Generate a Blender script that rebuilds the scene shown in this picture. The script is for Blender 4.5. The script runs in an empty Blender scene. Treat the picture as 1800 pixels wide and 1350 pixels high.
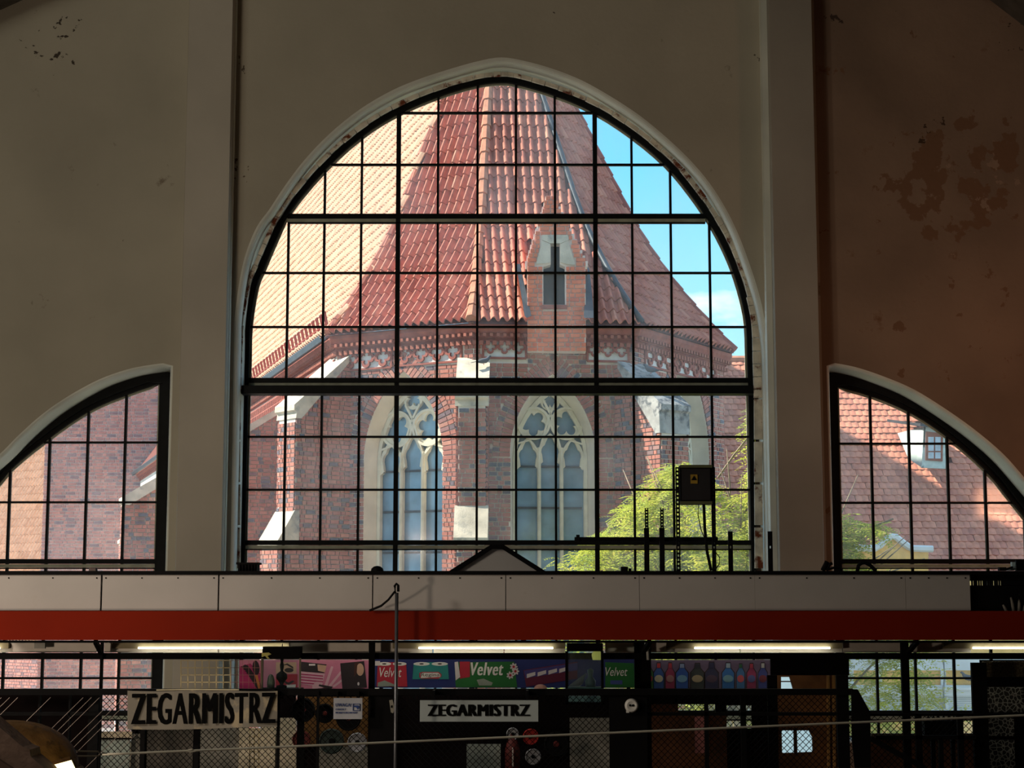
import bpy, bmesh, math, random
from mathutils import Vector, Matrix
from mathutils.geometry import tessellate_polygon
random.seed(7)
R = random.random
def U(a, b): return a + (b - a) * random.random()
SC = bpy.context.scene
COL = SC.collection
V = Vector
# ------------------------------------------------------------------ camera
F = 3000.0
TH = math.atan2(380.0, F)
CAM = V((0, 0, 2.5))
cd = bpy.data.cameras.new('camera'); cam = bpy.data.objects.new('camera', cd); COL.objects.link(cam)
cd.sensor_fit = 'HORIZONTAL'; cd.sensor_width = 36; cd.lens = 36 * F / 1800; cd.clip_end = 400
cam.location = CAM; cam.rotation_euler = (math.pi / 2 + TH, 0, 0)
SC.camera = cam
FW = V((0, math.cos(TH), math.sin(TH))); UP = V((0, -math.sin(TH), math.cos(TH)))
def P(px, py, Y):
    d = FW * F + V((1, 0, 0)) * (px - 900) + UP * (675 - py)
    return CAM + d * (Y / d.y)
def PZ(px, py, z):
    d = FW * F + V((1, 0, 0)) * (px - 900) + UP * (675 - py)
    return CAM + d * ((z - CAM.z) / d.z)
def proj(p):
    q = V(p) - CAM
    dep = q.dot(FW)
    return 900 + F * q.x / dep, 675 - F * q.dot(UP) / dep, dep
# ------------------------------------------------------------------ world, sun, exposure
SUN = V((-.72, .05, .66)).normalized()
w = bpy.data.worlds.new('world'); SC.world = w; w.use_nodes = True
nt = w.node_tree; nt.nodes.clear()
def N(t, typ, **kw):
    n = t.nodes.new(typ)
    for k, v in kw.items():
        if k.startswith('i_'): n.inputs[k[2:].replace('_', ' ')].default_value = v
        else: setattr(n, k, v)
    return n
def L(t, a, b): t.links.new(a, b)
def ramp(t, stops, fac=None):
    n = t.nodes.new('ShaderNodeValToRGB'); e = n.color_ramp.elements
    while len(e) < len(stops): e.new(0.5)
    for i, (p, c) in enumerate(stops):
        e[i].position = p; e[i].color = (*c, 1) if len(c) == 3 else c
    if fac is not None: L(t, fac, n.inputs[0])
    return n
tc = N(nt, 'ShaderNodeTexCoord'); sep = N(nt, 'ShaderNodeSeparateXYZ'); L(nt, tc.outputs['Generated'], sep.inputs[0])
sky = ramp(nt, [(0.0, (.42, .62, .70)), (.08, (.34, .60, .72)), (.25, (.13, .42, .66)), (1.0, (.06, .2, .48))], sep.outputs[2])
mp = N(nt, 'ShaderNodeMapping'); mp.inputs['Scale'].default_value = (1, 1, 2.4); mp.inputs['Location'].default_value = (.33, .1, .28)
L(nt, tc.outputs['Generated'], mp.inputs[0])
cn = N(nt, 'ShaderNodeTexNoise'); cn.inputs['Scale'].default_value = 4.5; cn.inputs['Detail'].default_value = 7; cn.inputs['Roughness'].default_value = .52
L(nt, mp.outputs[0], cn.inputs[0])
cr = ramp(nt, [(.52, (0, 0, 0)), (.60, (1, 1, 1))], cn.outputs[0])
mx = N(nt, 'ShaderNodeMixRGB'); L(nt, cr.outputs[0], mx.inputs[0]); L(nt, sky.outputs[0], mx.inputs[1]); mx.inputs[2].default_value = (.85, .9, .93, 1)
bg = N(nt, 'ShaderNodeBackground'); L(nt, mx.outputs[0], bg.inputs[0]); bg.inputs[1].default_value = 1.0
wo = N(nt, 'ShaderNodeOutputWorld'); L(nt, bg.outputs[0], wo.inputs[0])
sl = bpy.data.lights.new('sun', 'SUN'); sl.energy = 5.6; sl.angle = math.radians(.6); sl.color = (1, .93, .80)
so = bpy.data.objects.new('sun', sl); COL.objects.link(so); so.rotation_euler = SUN.to_track_quat('Z', 'Y').to_euler()
def area(name, loc, target, sx, sy, e, col):
    l = bpy.data.lights.new(name, 'AREA'); l.shape = 'RECTANGLE'; l.size = sx; l.size_y = sy; l.energy = e; l.color = col
    o = bpy.data.objects.new(name, l); COL.objects.link(o); o.location = loc
    o.rotation_euler = (V(loc) - V(target)).to_track_quat('Z', 'Y').to_euler(); return o
area('hall_fill_light', (-10.5, 6, 10), (-5, 24, 6), 6, 4, 150, (1, .95, .80))  # unseen fill added for the hall, standing in for its other windows
area('hall_lamp_left', (-7.4, 12.0, 4.6), (-3.6, 16, 2.4), .5, .5, 70, (1, .80, .64))
area('ledge_fill_light', (-2.6, 2.2, 4.2), (-1.8, 5.8, 2.0), .4, .4, 12, (1, .80, .66))  # unseen warm fill added to brighten the near ledge
area('hall_lamp_low', (-7.0, 9.5, 1.3), (-3.4, 16.2, 2.3), .5, .5, 75, (1, .78, .58))
area('stall_fill_left', (-1.6, 17.0, 2.35), (-1.6, 18.4, 1.6), 3.2, .15, 9, (1, .93, .8))  # unseen fill added behind the lining boards to brighten the posters
area('stall_fill_right', (1.9, 16.95, 2.2), (1.9, 18.0, 1.4), 2.5, .15, 1.5, (1, .93, .8))  # weaker unseen fill added inside the right-hand stalls
area('hall_lamp_right', (8.5, 20, 4.2), (7.5, 24.4, 6.0), .6, .6, 16, (1, .42, .22))
SC.view_settings.view_transform = 'Standard'; SC.view_settings.look = 'None'
SC.view_settings.exposure = 1.0; SC.view_settings.gamma = 1; SC.view_settings.use_curve_mapping = False
# ------------------------------------------------------------------ materials
MATS = {}
def mat(name, col, rough=.8, metal=0, var=.25, scale=6, bump=0, bscale=40, rnd=None, emit=None, spec=.3, var2=None, alpha_attr=None):
    """procedural surface: base colour modulated by noise; rnd = ramp stops picked per piece ('o' object / 'a' attribute)"""
    if name in MATS: return MATS[name]
    m = bpy.data.materials.new(name); m.use_nodes = True; t = m.node_tree; t.nodes.clear()
    out = N(t, 'ShaderNodeOutputMaterial'); b = N(t, 'ShaderNodeBsdfPrincipled')
    b.inputs['Roughness'].default_value = rough; b.inputs['Metallic'].default_value = metal
    b.inputs['Specular IOR Level'].default_value = spec
    L(t, b.outputs[0], out.inputs[0])
    co = N(t, 'ShaderNodeNewGeometry')
    no = N(t, 'ShaderNodeTexNoise'); no.inputs['Scale'].default_value = scale; no.inputs['Detail'].default_value = 5
    L(t, co.outputs['Position'], no.inputs[0])
    if rnd:
        if rnd[0] == 'o': src = N(t, 'ShaderNodeObjectInfo').outputs['Random']
        else:
            a = N(t, 'ShaderNodeAttribute'); a.attribute_name = 'rnd'; src = a.outputs['Fac']
        base = ramp(t, rnd[1], src).outputs[0]
    else:
        rg = N(t, 'ShaderNodeRGB'); rg.outputs[0].default_value = (*col, 1); base = rg.outputs[0]
    vr = ramp(t, [(.3, (1 - var,) * 3), (.7, (1 + var * .3,) * 3)], no.outputs[0])
    mu = N(t, 'ShaderNodeMixRGB', blend_type='MULTIPLY'); mu.inputs[0].default_value = 1
    L(t, base, mu.inputs[1]); L(t, vr.outputs[0], mu.inputs[2]); last = mu.outputs[0]
    if var2:                                   # blotches of a second colour: (colour, scale, lo, hi)
        n2 = N(t, 'ShaderNodeTexNoise'); n2.inputs['Scale'].default_value = var2[1]; n2.inputs['Detail'].default_value = 8; n2.inputs['Roughness'].default_value = .65
        L(t, co.outputs['Position'], n2.inputs[0])
        r2 = ramp(t, [(var2[2], (0, 0, 0)), (var2[3], (1, 1, 1))], n2.outputs[0])
        m2 = N(t, 'ShaderNodeMixRGB'); L(t, r2.outputs[0], m2.inputs[0]); L(t, last, m2.inputs[1]); m2.inputs[2].default_value = (*var2[0], 1); last = m2.outputs[0]
    L(t, last, b.inputs['Base Color'])
    if bump:
        nb = N(t, 'ShaderNodeTexNoise'); nb.inputs['Scale'].default_value = bscale; nb.inputs['Detail'].default_value = 4
        L(t, co.outputs['Position'], nb.inputs[0])
        bp = N(t, 'ShaderNodeBump'); bp.inputs['Strength'].default_value = bump; bp.inputs['Distance'].default_value = .02
        L(t, nb.outputs[0], bp.inputs['Height']); L(t, bp.outputs[0], b.inputs['Normal'])
    if emit:
        b.inputs['Emission Color'].default_value = (*emit[0], 1); b.inputs['Emission Strength'].default_value = emit[1]
    MATS[name] = m; return m
def glass(name, tint, dirt, dscale=1.3, veil=(.95, .90, .86)):
    m = bpy.data.materials.new(name); m.use_nodes = True; t = m.node_tree; t.nodes.clear()
    out = N(t, 'ShaderNodeOutputMaterial')
    tr = N(t, 'ShaderNodeBsdfTransparent'); tr.inputs[0].default_value = (*tint, 1)
    gl = N(t, 'ShaderNodeBsdfGlossy'); gl.inputs['Roughness'].default_value = .08
    m1 = N(t, 'ShaderNodeMixShader'); m1.inputs[0].default_value = .03; L(t, tr.outputs[0], m1.inputs[1]); L(t, gl.outputs[0], m1.inputs[2])
    tl = N(t, 'ShaderNodeBsdfTranslucent'); tl.inputs[0].default_value = (*veil, 1)
    co = N(t, 'ShaderNodeNewGeometry'); no = N(t, 'ShaderNodeTexNoise'); no.inputs['Scale'].default_value = dscale; no.inputs['Detail'].default_value = 6
    mpp = N(t, 'ShaderNodeMapping'); mpp.inputs['Scale'].default_value = (1, 1, .55); L(t, co.outputs['Position'], mpp.inputs[0]); L(t, mpp.outputs[0], no.inputs[0])
    rp = ramp(t, [(.35, (dirt[0],) * 3), (.75, (dirt[1],) * 3)], no.outputs[0])  # film on the pane: dirt plus haze that washes out the view
    m2 = N(t, 'ShaderNodeMixShader'); L(t, rp.outputs[0], m2.inputs[0]); L(t, m1.outputs[0], m2.inputs[1]); L(t, tl.outputs[0], m2.inputs[2])
    L(t, m2.outputs[0], out.inputs[0]); return m
BR = [(0, (.40, .15, .11)), (.3, (.46, .18, .13)), (.55, (.36, .14, .11)), (.74, (.52, .24, .17)), (.84, (.17, .12, .13)), (.93, (.13, .14, .17)), (1, (.42, .17, .13))]
BR2 = [(0, (.74, .18, .085)), (.5, (.80, .23, .11)), (.8, (.62, .14, .07)), (1, (.84, .30, .16))]
BRT = [(0, (.46, .20, .17)), (.5, (.56, .25, .20)), (.75, (.38, .18, .16)), (.9, (.24, .16, .17)), (1, (.58, .28, .22))]
TL = [(0, (.50, .17, .11)), (.4, (.57, .20, .13)), (.75, (.44, .14, .095)), (1, (.66, .28, .18))]
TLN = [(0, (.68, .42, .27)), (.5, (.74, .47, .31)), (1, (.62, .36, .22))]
TLR = [(0, (.60, .22, .14)), (.5, (.70, .28, .17)), (1, (.50, .18, .12))]
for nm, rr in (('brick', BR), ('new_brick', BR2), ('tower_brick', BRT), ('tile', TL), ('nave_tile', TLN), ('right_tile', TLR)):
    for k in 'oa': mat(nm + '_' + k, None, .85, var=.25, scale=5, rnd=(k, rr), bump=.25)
mortar = mat('mortar', (.84, .77, .67), .95, var=.2, scale=3)
mortar2 = mat('mortar_warm', (.86, .74, .64), .95, var=.2, scale=3)
stone = mat('pale_stone', (.66, .58, .45), .9, var=.35, scale=3, bump=.3, var2=((.20, .21, .20), 2.2, .55, .72))
stone_dk = mat('weathered_stone', (.40, .40, .38), .9, var=.4, scale=4, bump=.3, var2=((.10, .11, .12), 3, .5, .6))
plaster = mat('window_plaster', (.72, .64, .50), .9, var=.18, scale=2)
trac = mat('tracery_stone', (.74, .68, .52), .85, var=.2, scale=4, bump=.2)
frplast = mat('frieze_plaster', (.72, .70, .66), .9, var=.2)
terra = mat('terracotta', (.34, .10, .07), .85, var=.3)
lead = mat('lead', (.05, .065, .08), .5, .3, var=.4)
roofbase = mat('roof_underlay', (.16, .05, .04), .9, var=.3)
dark_glass = mat('church_glass', (.16, .30, .42), .12, var=.35, scale=2.5, spec=.9)
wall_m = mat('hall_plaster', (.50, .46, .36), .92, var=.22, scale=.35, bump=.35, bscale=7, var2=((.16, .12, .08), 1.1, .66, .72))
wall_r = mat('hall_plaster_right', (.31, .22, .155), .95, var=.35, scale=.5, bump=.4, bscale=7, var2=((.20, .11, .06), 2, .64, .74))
pil_m = mat('pilaster_plaster', (.52, .48, .40), .9, var=.18, scale=.5, bump=.25, bscale=6)
reveal_m = mat('reveal_paint', (.78, .80, .70), .6, var=.2, scale=1.2, bump=.15, bscale=5, spec=.5)
black = mat('black_steel', (.004, .004, .0045), .7, 0, var=.3, spec=.08)
frame_m = mat('window_steel', (.007, .008, .008), .6, 0, var=.4, spec=.12)
putty = mat('pale_putty', (.42, .44, .34), .8, var=.3)
rust = mat('rusty_packing', (.80, .74, .60), .9, var=.4, scale=5, var2=((.16, .04, .015), 4, .54, .62))
fascia = mat('fascia_board', (.42, .405, .39), .75, var=.12, scale=1.5, var2=((.36, .34, .31), 3, .6, .75))
red_m = mat('red_beam_paint', (.19, .012, .0025), .8, var=.2, scale=1, spec=.1)
floor_m = mat('concrete_floor', (.10, .09, .08), .9, var=.3)
dirt_m = mat('ceiling_paint', (.10, .09, .075), .95, var=.3)
GL = glass('pane_glass', (.97, .985, .985), (.035, .19))
def flecks(m, centre, rad, scale, lo, colr):
    """chipped or stained patch of its own round a point of the wall"""
    t = m.node_tree; b = next(n_ for n_ in t.nodes if n_.type == 'BSDF_PRINCIPLED'); src = b.inputs['Base Color'].links[0].from_socket
    co = N(t, 'ShaderNodeNewGeometry'); ds = N(t, 'ShaderNodeVectorMath', operation='DISTANCE'); L(t, co.outputs['Position'], ds.inputs[0]); ds.inputs[1].default_value = centre
    mr = N(t, 'ShaderNodeMapRange'); mr.inputs['From Min'].default_value = rad; mr.inputs['From Max'].default_value = rad * .3; mr.inputs['To Min'].default_value = 0; mr.inputs['To Max'].default_value = .16; L(t, ds.outputs['Value'], mr.inputs['Value'])
    no = N(t, 'ShaderNodeTexNoise'); no.inputs['Scale'].default_value = scale; no.inputs['Detail'].default_value = 6; no.inputs['Roughness'].default_value = .6; L(t, co.outputs['Position'], no.inputs[0])
    ad = N(t, 'ShaderNodeMath', operation='ADD'); L(t, mr.outputs[0], ad.inputs[0]); L(t, no.outputs[0], ad.inputs[1])
    rp = ramp(t, [(lo, (0, 0, 0)), (lo + .02, (1, 1, 1))], ad.outputs[0]); mx_ = N(t, 'ShaderNodeMixRGB'); L(t, rp.outputs[0], mx_.inputs[0]); L(t, src, mx_.inputs[1]); mx_.inputs[2].default_value = (*colr, 1); L(t, mx_.outputs[0], b.inputs['Base Color'])
flecks(wall_m, P(90, 80, 24.35), .9, 7, .76, (.07, .055, .04))
flecks(wall_m, P(415, 110, 24.35), .35, 9, .76, (.12, .10, .07))
flecks(wall_m, P(415, 300, 24.35), .5, 9, .76, (.12, .09, .06))
flecks(wall_m, P(1340, 95, 24.35), .25, 8, .74, (.10, .08, .06))
flecks(wall_r, P(1690, 320, 24.35), 1.7, 2.6, .66, (.21, .12, .07))
flecks(wall_r, P(1720, 290, 24.35), 1.2, 4, .74, (.34, .24, .17))
flecks(wall_r, P(1640, 240, 24.35), .8, 8, .77, (.06, .035, .02))
flecks(wall_r, P(1790, 70, 24.35), .5, 8, .75, (.05, .035, .02))
flecks(wall_r, P(1470, 40, 24.35), .35, 8, .74, (.06, .04, .03))
# ------------------------------------------------------------------ mesh builder
class MB:
    def __init__(s): s.v = []; s.f = []; s.r = []
    def add(s, vs, fs, rnd=None):
        o = len(s.v); s.v += [tuple(x) for x in vs]; s.f += [tuple(i + o for i in f) for f in fs]
        s.r += [R() if rnd is None else rnd] * len(fs)
    def box(s, a, b, rnd=None):
        x0, y0, z0 = [min(a[i], b[i]) for i in range(3)]; x1, y1, z1 = [max(a[i], b[i]) for i in range(3)]
        s.add([(x0, y0, z0), (x1, y0, z0), (x1, y1, z0), (x0, y1, z0), (x0, y0, z1), (x1, y0, z1), (x1, y1, z1), (x0, y1, z1)],
              [(3, 2, 1, 0), (4, 5, 6, 7), (0, 1, 5, 4), (1, 2, 6, 5), (2, 3, 7, 6), (3, 0, 4, 7)], rnd)
    def obox(s, c, ax, ay, az, rnd=None):
        """oriented box: half-axis vectors"""
        c = V(c); vs = []
        for k in (-1, 1):
            for (i, j) in ((-1, -1), (1, -1), (1, 1), (-1, 1)): vs.append(c + ax * i + ay * j + az * k)
        s.add(vs, [(3, 2, 1, 0), (4, 5, 6, 7), (0, 1, 5, 4), (1, 2, 6, 5), (2, 3, 7, 6), (3, 0, 4, 7)], rnd)
    def bar(s, a, b, w, h=None, up=V((0, 0, 1)), rnd=None):
        a, b = V(a), V(b); h = h or w; d = (b - a); l = d.length
        if l < 1e-6: return
        d /= l; x = d.cross(up)
        if x.length < 1e-4: x = d.cross(V((0, 1, 0)))
        x.normalize(); y = x.cross(d)
        s.obox((a + b) / 2, x * (w / 2), y * (h / 2), d * (l / 2), rnd)
    def tube(s, pts, r, n=6, closed=False, rr=None, up=V((0, 0, 1)), cap=True):
        pts = [V(p) for p in pts]; m = len(pts); vs = []; fs = []
        for i, p in enumerate(pts):
            a = pts[(i - 1) % m] if (closed or i > 0) else p; b = pts[(i + 1) % m] if (closed or i < m - 1) else p
            d = (b - a).normalized(); x = d.cross(up)
            if x.length < 1e-3: x = d.cross(V((0, 1, 0)))
            x.normalize(); y = x.cross(d); q = rr[i] if rr else r
            for k in range(n):
                t = 2 * math.pi * (k + .5) / n; vs.append(p + x * math.cos(t) * q + y * math.sin(t) * q)
        for i in range(m if closed else m - 1):
            for k in range(n):
                j = (i + 1) % m; fs.append((i * n + k, i * n + (k + 1) % n, j * n + (k + 1) % n, j * n + k))
        if cap and not closed: fs += [tuple(range(n))[::-1], tuple((m - 1) * n + k for k in range(n))]
        s.add(vs, fs)
    def strip(s, A, B, closed=True, rnd=None):
        n = len(A); o = list(A) + list(B); fs = []
        for i in range(n if closed else n - 1):
            j = (i + 1) % n; fs.append((i, j, n + j, n + i))
        s.add(o, fs, rnd)
    def ring(s, A, B, d, closed=True):
        """thick flat ring between path A and path B, thickness vector d (front at path, back at path+d)"""
        A = [V(p) for p in A]; B = [V(p) for p in B]; A2 = [p + d for p in A]; B2 = [p + d for p in B]
        s.strip(A, B, closed); s.strip(B, B2, closed); s.strip(B2, A2, closed); s.strip(A2, A, closed)
    def poly(s, loops, d=None, rnd=None):
        """planar polygon with holes -> triangles; thickness vector d"""
        flat = [V(p) for l in loops for p in l]; tris = tessellate_polygon([[V(p) for p in l] for l in loops])
        s.add(flat, tris, rnd)
        if d is not None:
            s.add([p + d for p in flat], [t[::-1] for t in tris], rnd)
            for l in loops: s.strip([V(p) for p in l], [V(p) + d for p in l], True, rnd)
    def lathe(s, c, prof, n=16, axis=V((0, 0, 1)), x=V((1, 0, 0))):
        c = V(c); y = axis.cross(x); vs = []; m = len(prof)
        for (r, h) in prof:
            for k in range(n):
                t = 2 * math.pi * k / n; vs.append(c + axis * h + (x * math.cos(t) + y * math.sin(t)) * max(r, 1e-4))
        s.add(vs, [(i * n + k, i * n + (k + 1) % n, (i + 1) * n + (k + 1) % n, (i + 1) * n + k) for i in range(m - 1) for k in range(n)])
    def build(s, name, m, parent=None, smooth=False, **kw):
        me = bpy.data.meshes.new(name); me.from_pydata(s.v, [], s.f); me.materials.append(m)
        at = me.attributes.new('rnd', 'FLOAT', 'FACE'); at.data.foreach_set('value', s.r[:len(me.polygons)])
        bm = bmesh.new(); bm.from_mesh(me); bmesh.ops.recalc_face_normals(bm, faces=bm.faces); bm.to_mesh(me); bm.free()
        if smooth: me.polygons.foreach_set('use_smooth', [True] * len(me.polygons))
        o = bpy.data.objects.new(name, me); COL.objects.link(o)
        if parent: attach(o, parent)
        for k, v in kw.items(): o[k] = v
        return o
def attach(o, p):
    o.parent = p; o.matrix_parent_inverse = wmat(p).inverted()
def wmat(o):
    m = Matrix.LocRotScale(o.location, o.rotation_euler, o.scale)
    return wmat(o.parent) @ o.matrix_parent_inverse @ m if o.parent else m
def thing(name, label, cat, loc, group=None, kind=None):
    o = bpy.data.objects.new(name, None); COL.objects.link(o); o.location = loc; o.empty_display_size = .2
    o['label'] = label; o['category'] = cat
    if group: o['group'] = group
    if kind: o['kind'] = kind
    return o
def tag(o, label, cat, group=None, kind=None):
    o['label'] = label; o['category'] = cat
    if group: o['group'] = group
    if kind: o['kind'] = kind
    return o
def clip_poly(sub, clip):
    def side(p, a, b): return (b[0] - a[0]) * (p[1] - a[1]) - (b[1] - a[1]) * (p[0] - a[0])
    out = sub
    for i in range(len(clip)):
        a, b = clip[i], clip[(i + 1) % len(clip)]; inp = out; out = []
        for j in range(len(inp)):
            p, q = inp[j], inp[(j + 1) % len(inp)]; sp, sq = side(p, a, b), side(q, a, b)
            if sp >= 0: out.append(p)
            if sp * sq < 0:
                t = sp / (sp - sq); out.append((p[0] + (q[0] - p[0]) * t, p[1] + (q[1] - p[1]) * t))
        if not out: return []
    return out
TEXTC = {}
def text(s, name, p, wid, hei, m, parent, shear=0, off=0.0, rot=0, bold=0):
    """flat cut lettering facing -Y fitted into wid x hei, lower-left corner at p"""
    cu = bpy.data.curves.new('t', 'FONT'); cu.body = s; cu.shear = shear; cu.offset = off; cu.extrude = 0; cu.resolution_u = 3; cu.space_character = 1.12 if bold else 1
    ob = bpy.data.objects.new('t', cu); COL.objects.link(ob)
    dg = bpy.context.evaluated_depsgraph_get(); me = bpy.data.meshes.new_from_object(ob.evaluated_get(dg))
    bpy.data.objects.remove(ob)
    xs = [v.co.x for v in me.vertices]; ys = [v.co.y for v in me.vertices]
    x0, x1, y0, y1 = min(xs), max(xs), min(ys), max(ys); c, sn = math.cos(rot), math.sin(rot)
    for v in me.vertices:
        a = (v.co.x - x0) / (x1 - x0) * wid; b = (v.co.y - y0) / (y1 - y0) * hei
        v.co = V((p[0] + a * c - b * sn, p[1], p[2] + a * sn + b * c))
    if bold:
        vs = [v.co.copy() for v in me.vertices]; fs = [tuple(f.vertices) for f in me.polygons]; M_ = MB()
        for k in range(5): M_.add([q + V((bold * (k - 2) / 2, .0004 * k, 0)) for q in vs], fs)
        me = bpy.data.meshes.new(name); me.from_pydata(M_.v, [], M_.f)
    me.materials.clear(); me.materials.append(m)
    o = bpy.data.objects.new(name, me); COL.objects.link(o); attach(o, parent); return o
# ------------------------------------------------------------------ hall shell
YF, YW = 24.35, 25.0
def Xp(px, Y): return (px - 900) / F * P(900, 675, Y).y / 1.0 if False else P(px, 800, Y).x
SILL = .55
cen = [(419, 640), (420, 600), (421, 558), (430, 491), (441, 445), (459, 402), (480, 373), (507, 332), (541, 287), (585, 241), (637, 199), (693, 166), (744, 145), (800, 127), (844, 115), (881, 109),
       (920, 115), (970, 129), (1020, 149), (1070, 177), (1120, 210), (1165, 247), (1205, 285), (1240, 326), (1268, 370), (1290, 415), (1309, 465), (1325, 515), (1335, 560), (1341, 610), (1343, 660)]
lef = [(-260, 1075), (-160, 960), (-80, 876), (0, 806), (34, 772), (68, 741), (102, 715), (146, 688), (187, 668), (238, 652), (298, 643)]
rig = [(1459, 643), (1502, 651), (1553, 668), (1604, 690), (1656, 722), (1707, 758), (1758, 801), (1800, 848), (1870, 930), (1950, 1020), (2040, 1110)]
def smooth(pts, n=4):
    out = []
    for i in range(len(pts) - 1):
        p0, p1, p2, p3 = pts[max(i - 1, 0)], pts[i], pts[i + 1], pts[min(i + 2, len(pts) - 1)]
        for k in range(n):
            t = k / n; out.append(tuple(.5 * (2 * p1[a] + (p2[a] - p0[a]) * t + (2 * p0[a] - 5 * p1[a] + 4 * p2[a] - p3[a]) * t * t + (3 * p1[a] - p0[a] - 3 * p2[a] + p3[a]) * t ** 3) for a in (0, 1)))
    return out + [pts[-1]]
def hull(pts):
    pts = sorted(set(pts)); o = []
    for seq in (pts, pts[::-1]):
        h = []
        for p in seq:
            while len(h) > 1 and (h[-1][0] - h[-2][0]) * (p[1] - h[-2][1]) - (h[-1][1] - h[-2][1]) * (p[0] - h[-2][0]) <= 1e-9: h.pop()
            h.append(p)
        o += h[:-1]
    return o
def hole(pts):
    w_ = [P(x, y, YF) for x, y in smooth(pts)]
    w_ = [V((w_[0].x, YF, SILL))] + w_ + [V((w_[-1].x, YF, SILL))]
    return w_
holes = [hole(cen), hole(lef), hole(rig)]
def offs(path, d):
    """offset closed path in the xz plane outwards"""
    n = len(path); out = []; cx = sum(p.x for p in path) / n; cz = sum(p.z for p in path) / n
    for i in range(n):
        a, b = path[i - 1], path[(i + 1) % n]; t = (b - a).normalized(); nn = V((t.z, 0, -t.x))
        if nn.dot(path[i] - V((cx, path[i].y, cz))) < 0: nn = -nn
        out.append(path[i] + nn * d)
    return out
def at_y(path, y): return [V((p.x, y, p.z)) for p in path]
mb = MB()
xl = P(316, 600, YF).x; xr = P(1444, 600, YF).x
outer = [V((xl, YF, 0)), V((xr, YF, 0)), V((xr, YF, 16)), V((xl, YF, 16))]
mb.poly([outer, offs(holes[0], .07)]); mb.poly([at_y(outer, 25.2), at_y(holes[0], 25.2)])
mb.build('wall_back', wall_m, kind='structure')
mb = MB()
outl = [V((-15, YF, 0)), V((xl, YF, 0)), V((xl, YF, 16)), V((-15, YF, 16))]
mb.poly([outl, offs(holes[1], .05)]); mb.poly([at_y(outl, 25.2), at_y(holes[1], 25.2)])
mb.build('wall_back_left', wall_m, kind='structure')
mb = MB()
outr = [V((xr, YF, 0)), V((15, YF, 0)), V((15, YF, 16)), V((xr, YF, 16))]
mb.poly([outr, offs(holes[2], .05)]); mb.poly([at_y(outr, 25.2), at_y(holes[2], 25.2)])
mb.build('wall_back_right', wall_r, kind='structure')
for i, h in enumerate(holes):
    d = .07 if i == 0 else .05; mb = MB(); A = offs(h, d)
    prev = A
    for k in range(1, 5):
        a = k / 4 * math.pi / 2; cur = at_y(offs(h, d * (1 - math.sin(a))), YF + .09 * (1 - math.cos(a))); mb.strip(prev, cur); prev = cur
    mb.strip(prev, at_y(h, 25.2)); mb.build('trim_%d' % (i + 1), reveal_m, smooth=True, kind='structure')
# pilasters standing proud of the wall
def pil(name, a, b, m=pil_m):
    mb = MB(); x0, x1 = P(a, 600, 24.0).x, P(b, 600, 24.0).x
    bev = .04; pts = [V((x0, YF + .01, 0)), V((x0, 24.0 + bev, 0)), V((x0 + bev * .3, 24.0, 0)), V((x1 - bev * .3, 24.0, 0)), V((x1, 24.0 + bev, 0)), V((x1, YF + .01, 0))]
    mb.poly([pts], V((0, 0, 16))); mb.build(name, m, kind='structure')
pil('trim_4', 317, 398); pil('trim_5', 1362, 1441, mat('pilaster_plaster_shaded', (.40, .37, .31), .9, var=.2, scale=.5, bump=.25, bscale=6))  # right pilaster's dimmer light is put into a darker plaster colour
mb = MB(); x = P(1352, 600, 24.2).x
mb.box((x - .035, 24.16, 0), (x + .075, YF + .02, 16)); mb.build('trim_6', reveal_m, kind='structure')  # pale strip painted in for the window-lit edge of the right pilaster
mb = MB(); x = P(401, 600, 24.2).x; mb.box((x - .02, 24.2, 0), (x + .015, YF + .02, 16)); mb.build('trim_7', reveal_m, kind='structure')
mb = MB(); mb.box((-15, -8, -.2), (15, 25.2, 0)); mb.build('floor', floor_m, kind='structure')
mb = MB(); mb.box((-15, -8, 16), (15, 25.2, 16.2)); mb.build('ceiling', dirt_m, kind='structure')
mb = MB(); mb.box((-15.2, -8, 0), (-15, 25.2, 16)); mb.build('wall_left', wall_m, kind='structure')
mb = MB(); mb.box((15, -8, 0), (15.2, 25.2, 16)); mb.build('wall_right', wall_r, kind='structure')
mb = MB(); mb.box((-15, -8.2, 0), (15, -8, 16)); mb.build('wall_front', wall_m, kind='structure')
# concrete arch rib of the roof, just grazing the two upper corners of the view
mb = MB(); inner = [P(x, y, 23.9) for x, y in ((-700, 700), (-420, 380), (-220, 170), (-60, 45), (40, 0), (200, -60), (480, -130), (880, -170), (1290, -130), (1560, -65), (1740, 0), (1800, 46), (1950, 165), (2200, 420), (2480, 760))]
inner = [V((p.x, 23.1, p.z)) for p in inner]; outer_ = [V((p.x * 1.08, p.y, p.z + .9)) for p in inner]
mb.ring(inner, outer_, V((0, .8, 0)), closed=False); mb.build('trim_8', dirt_m, kind='structure')
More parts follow.
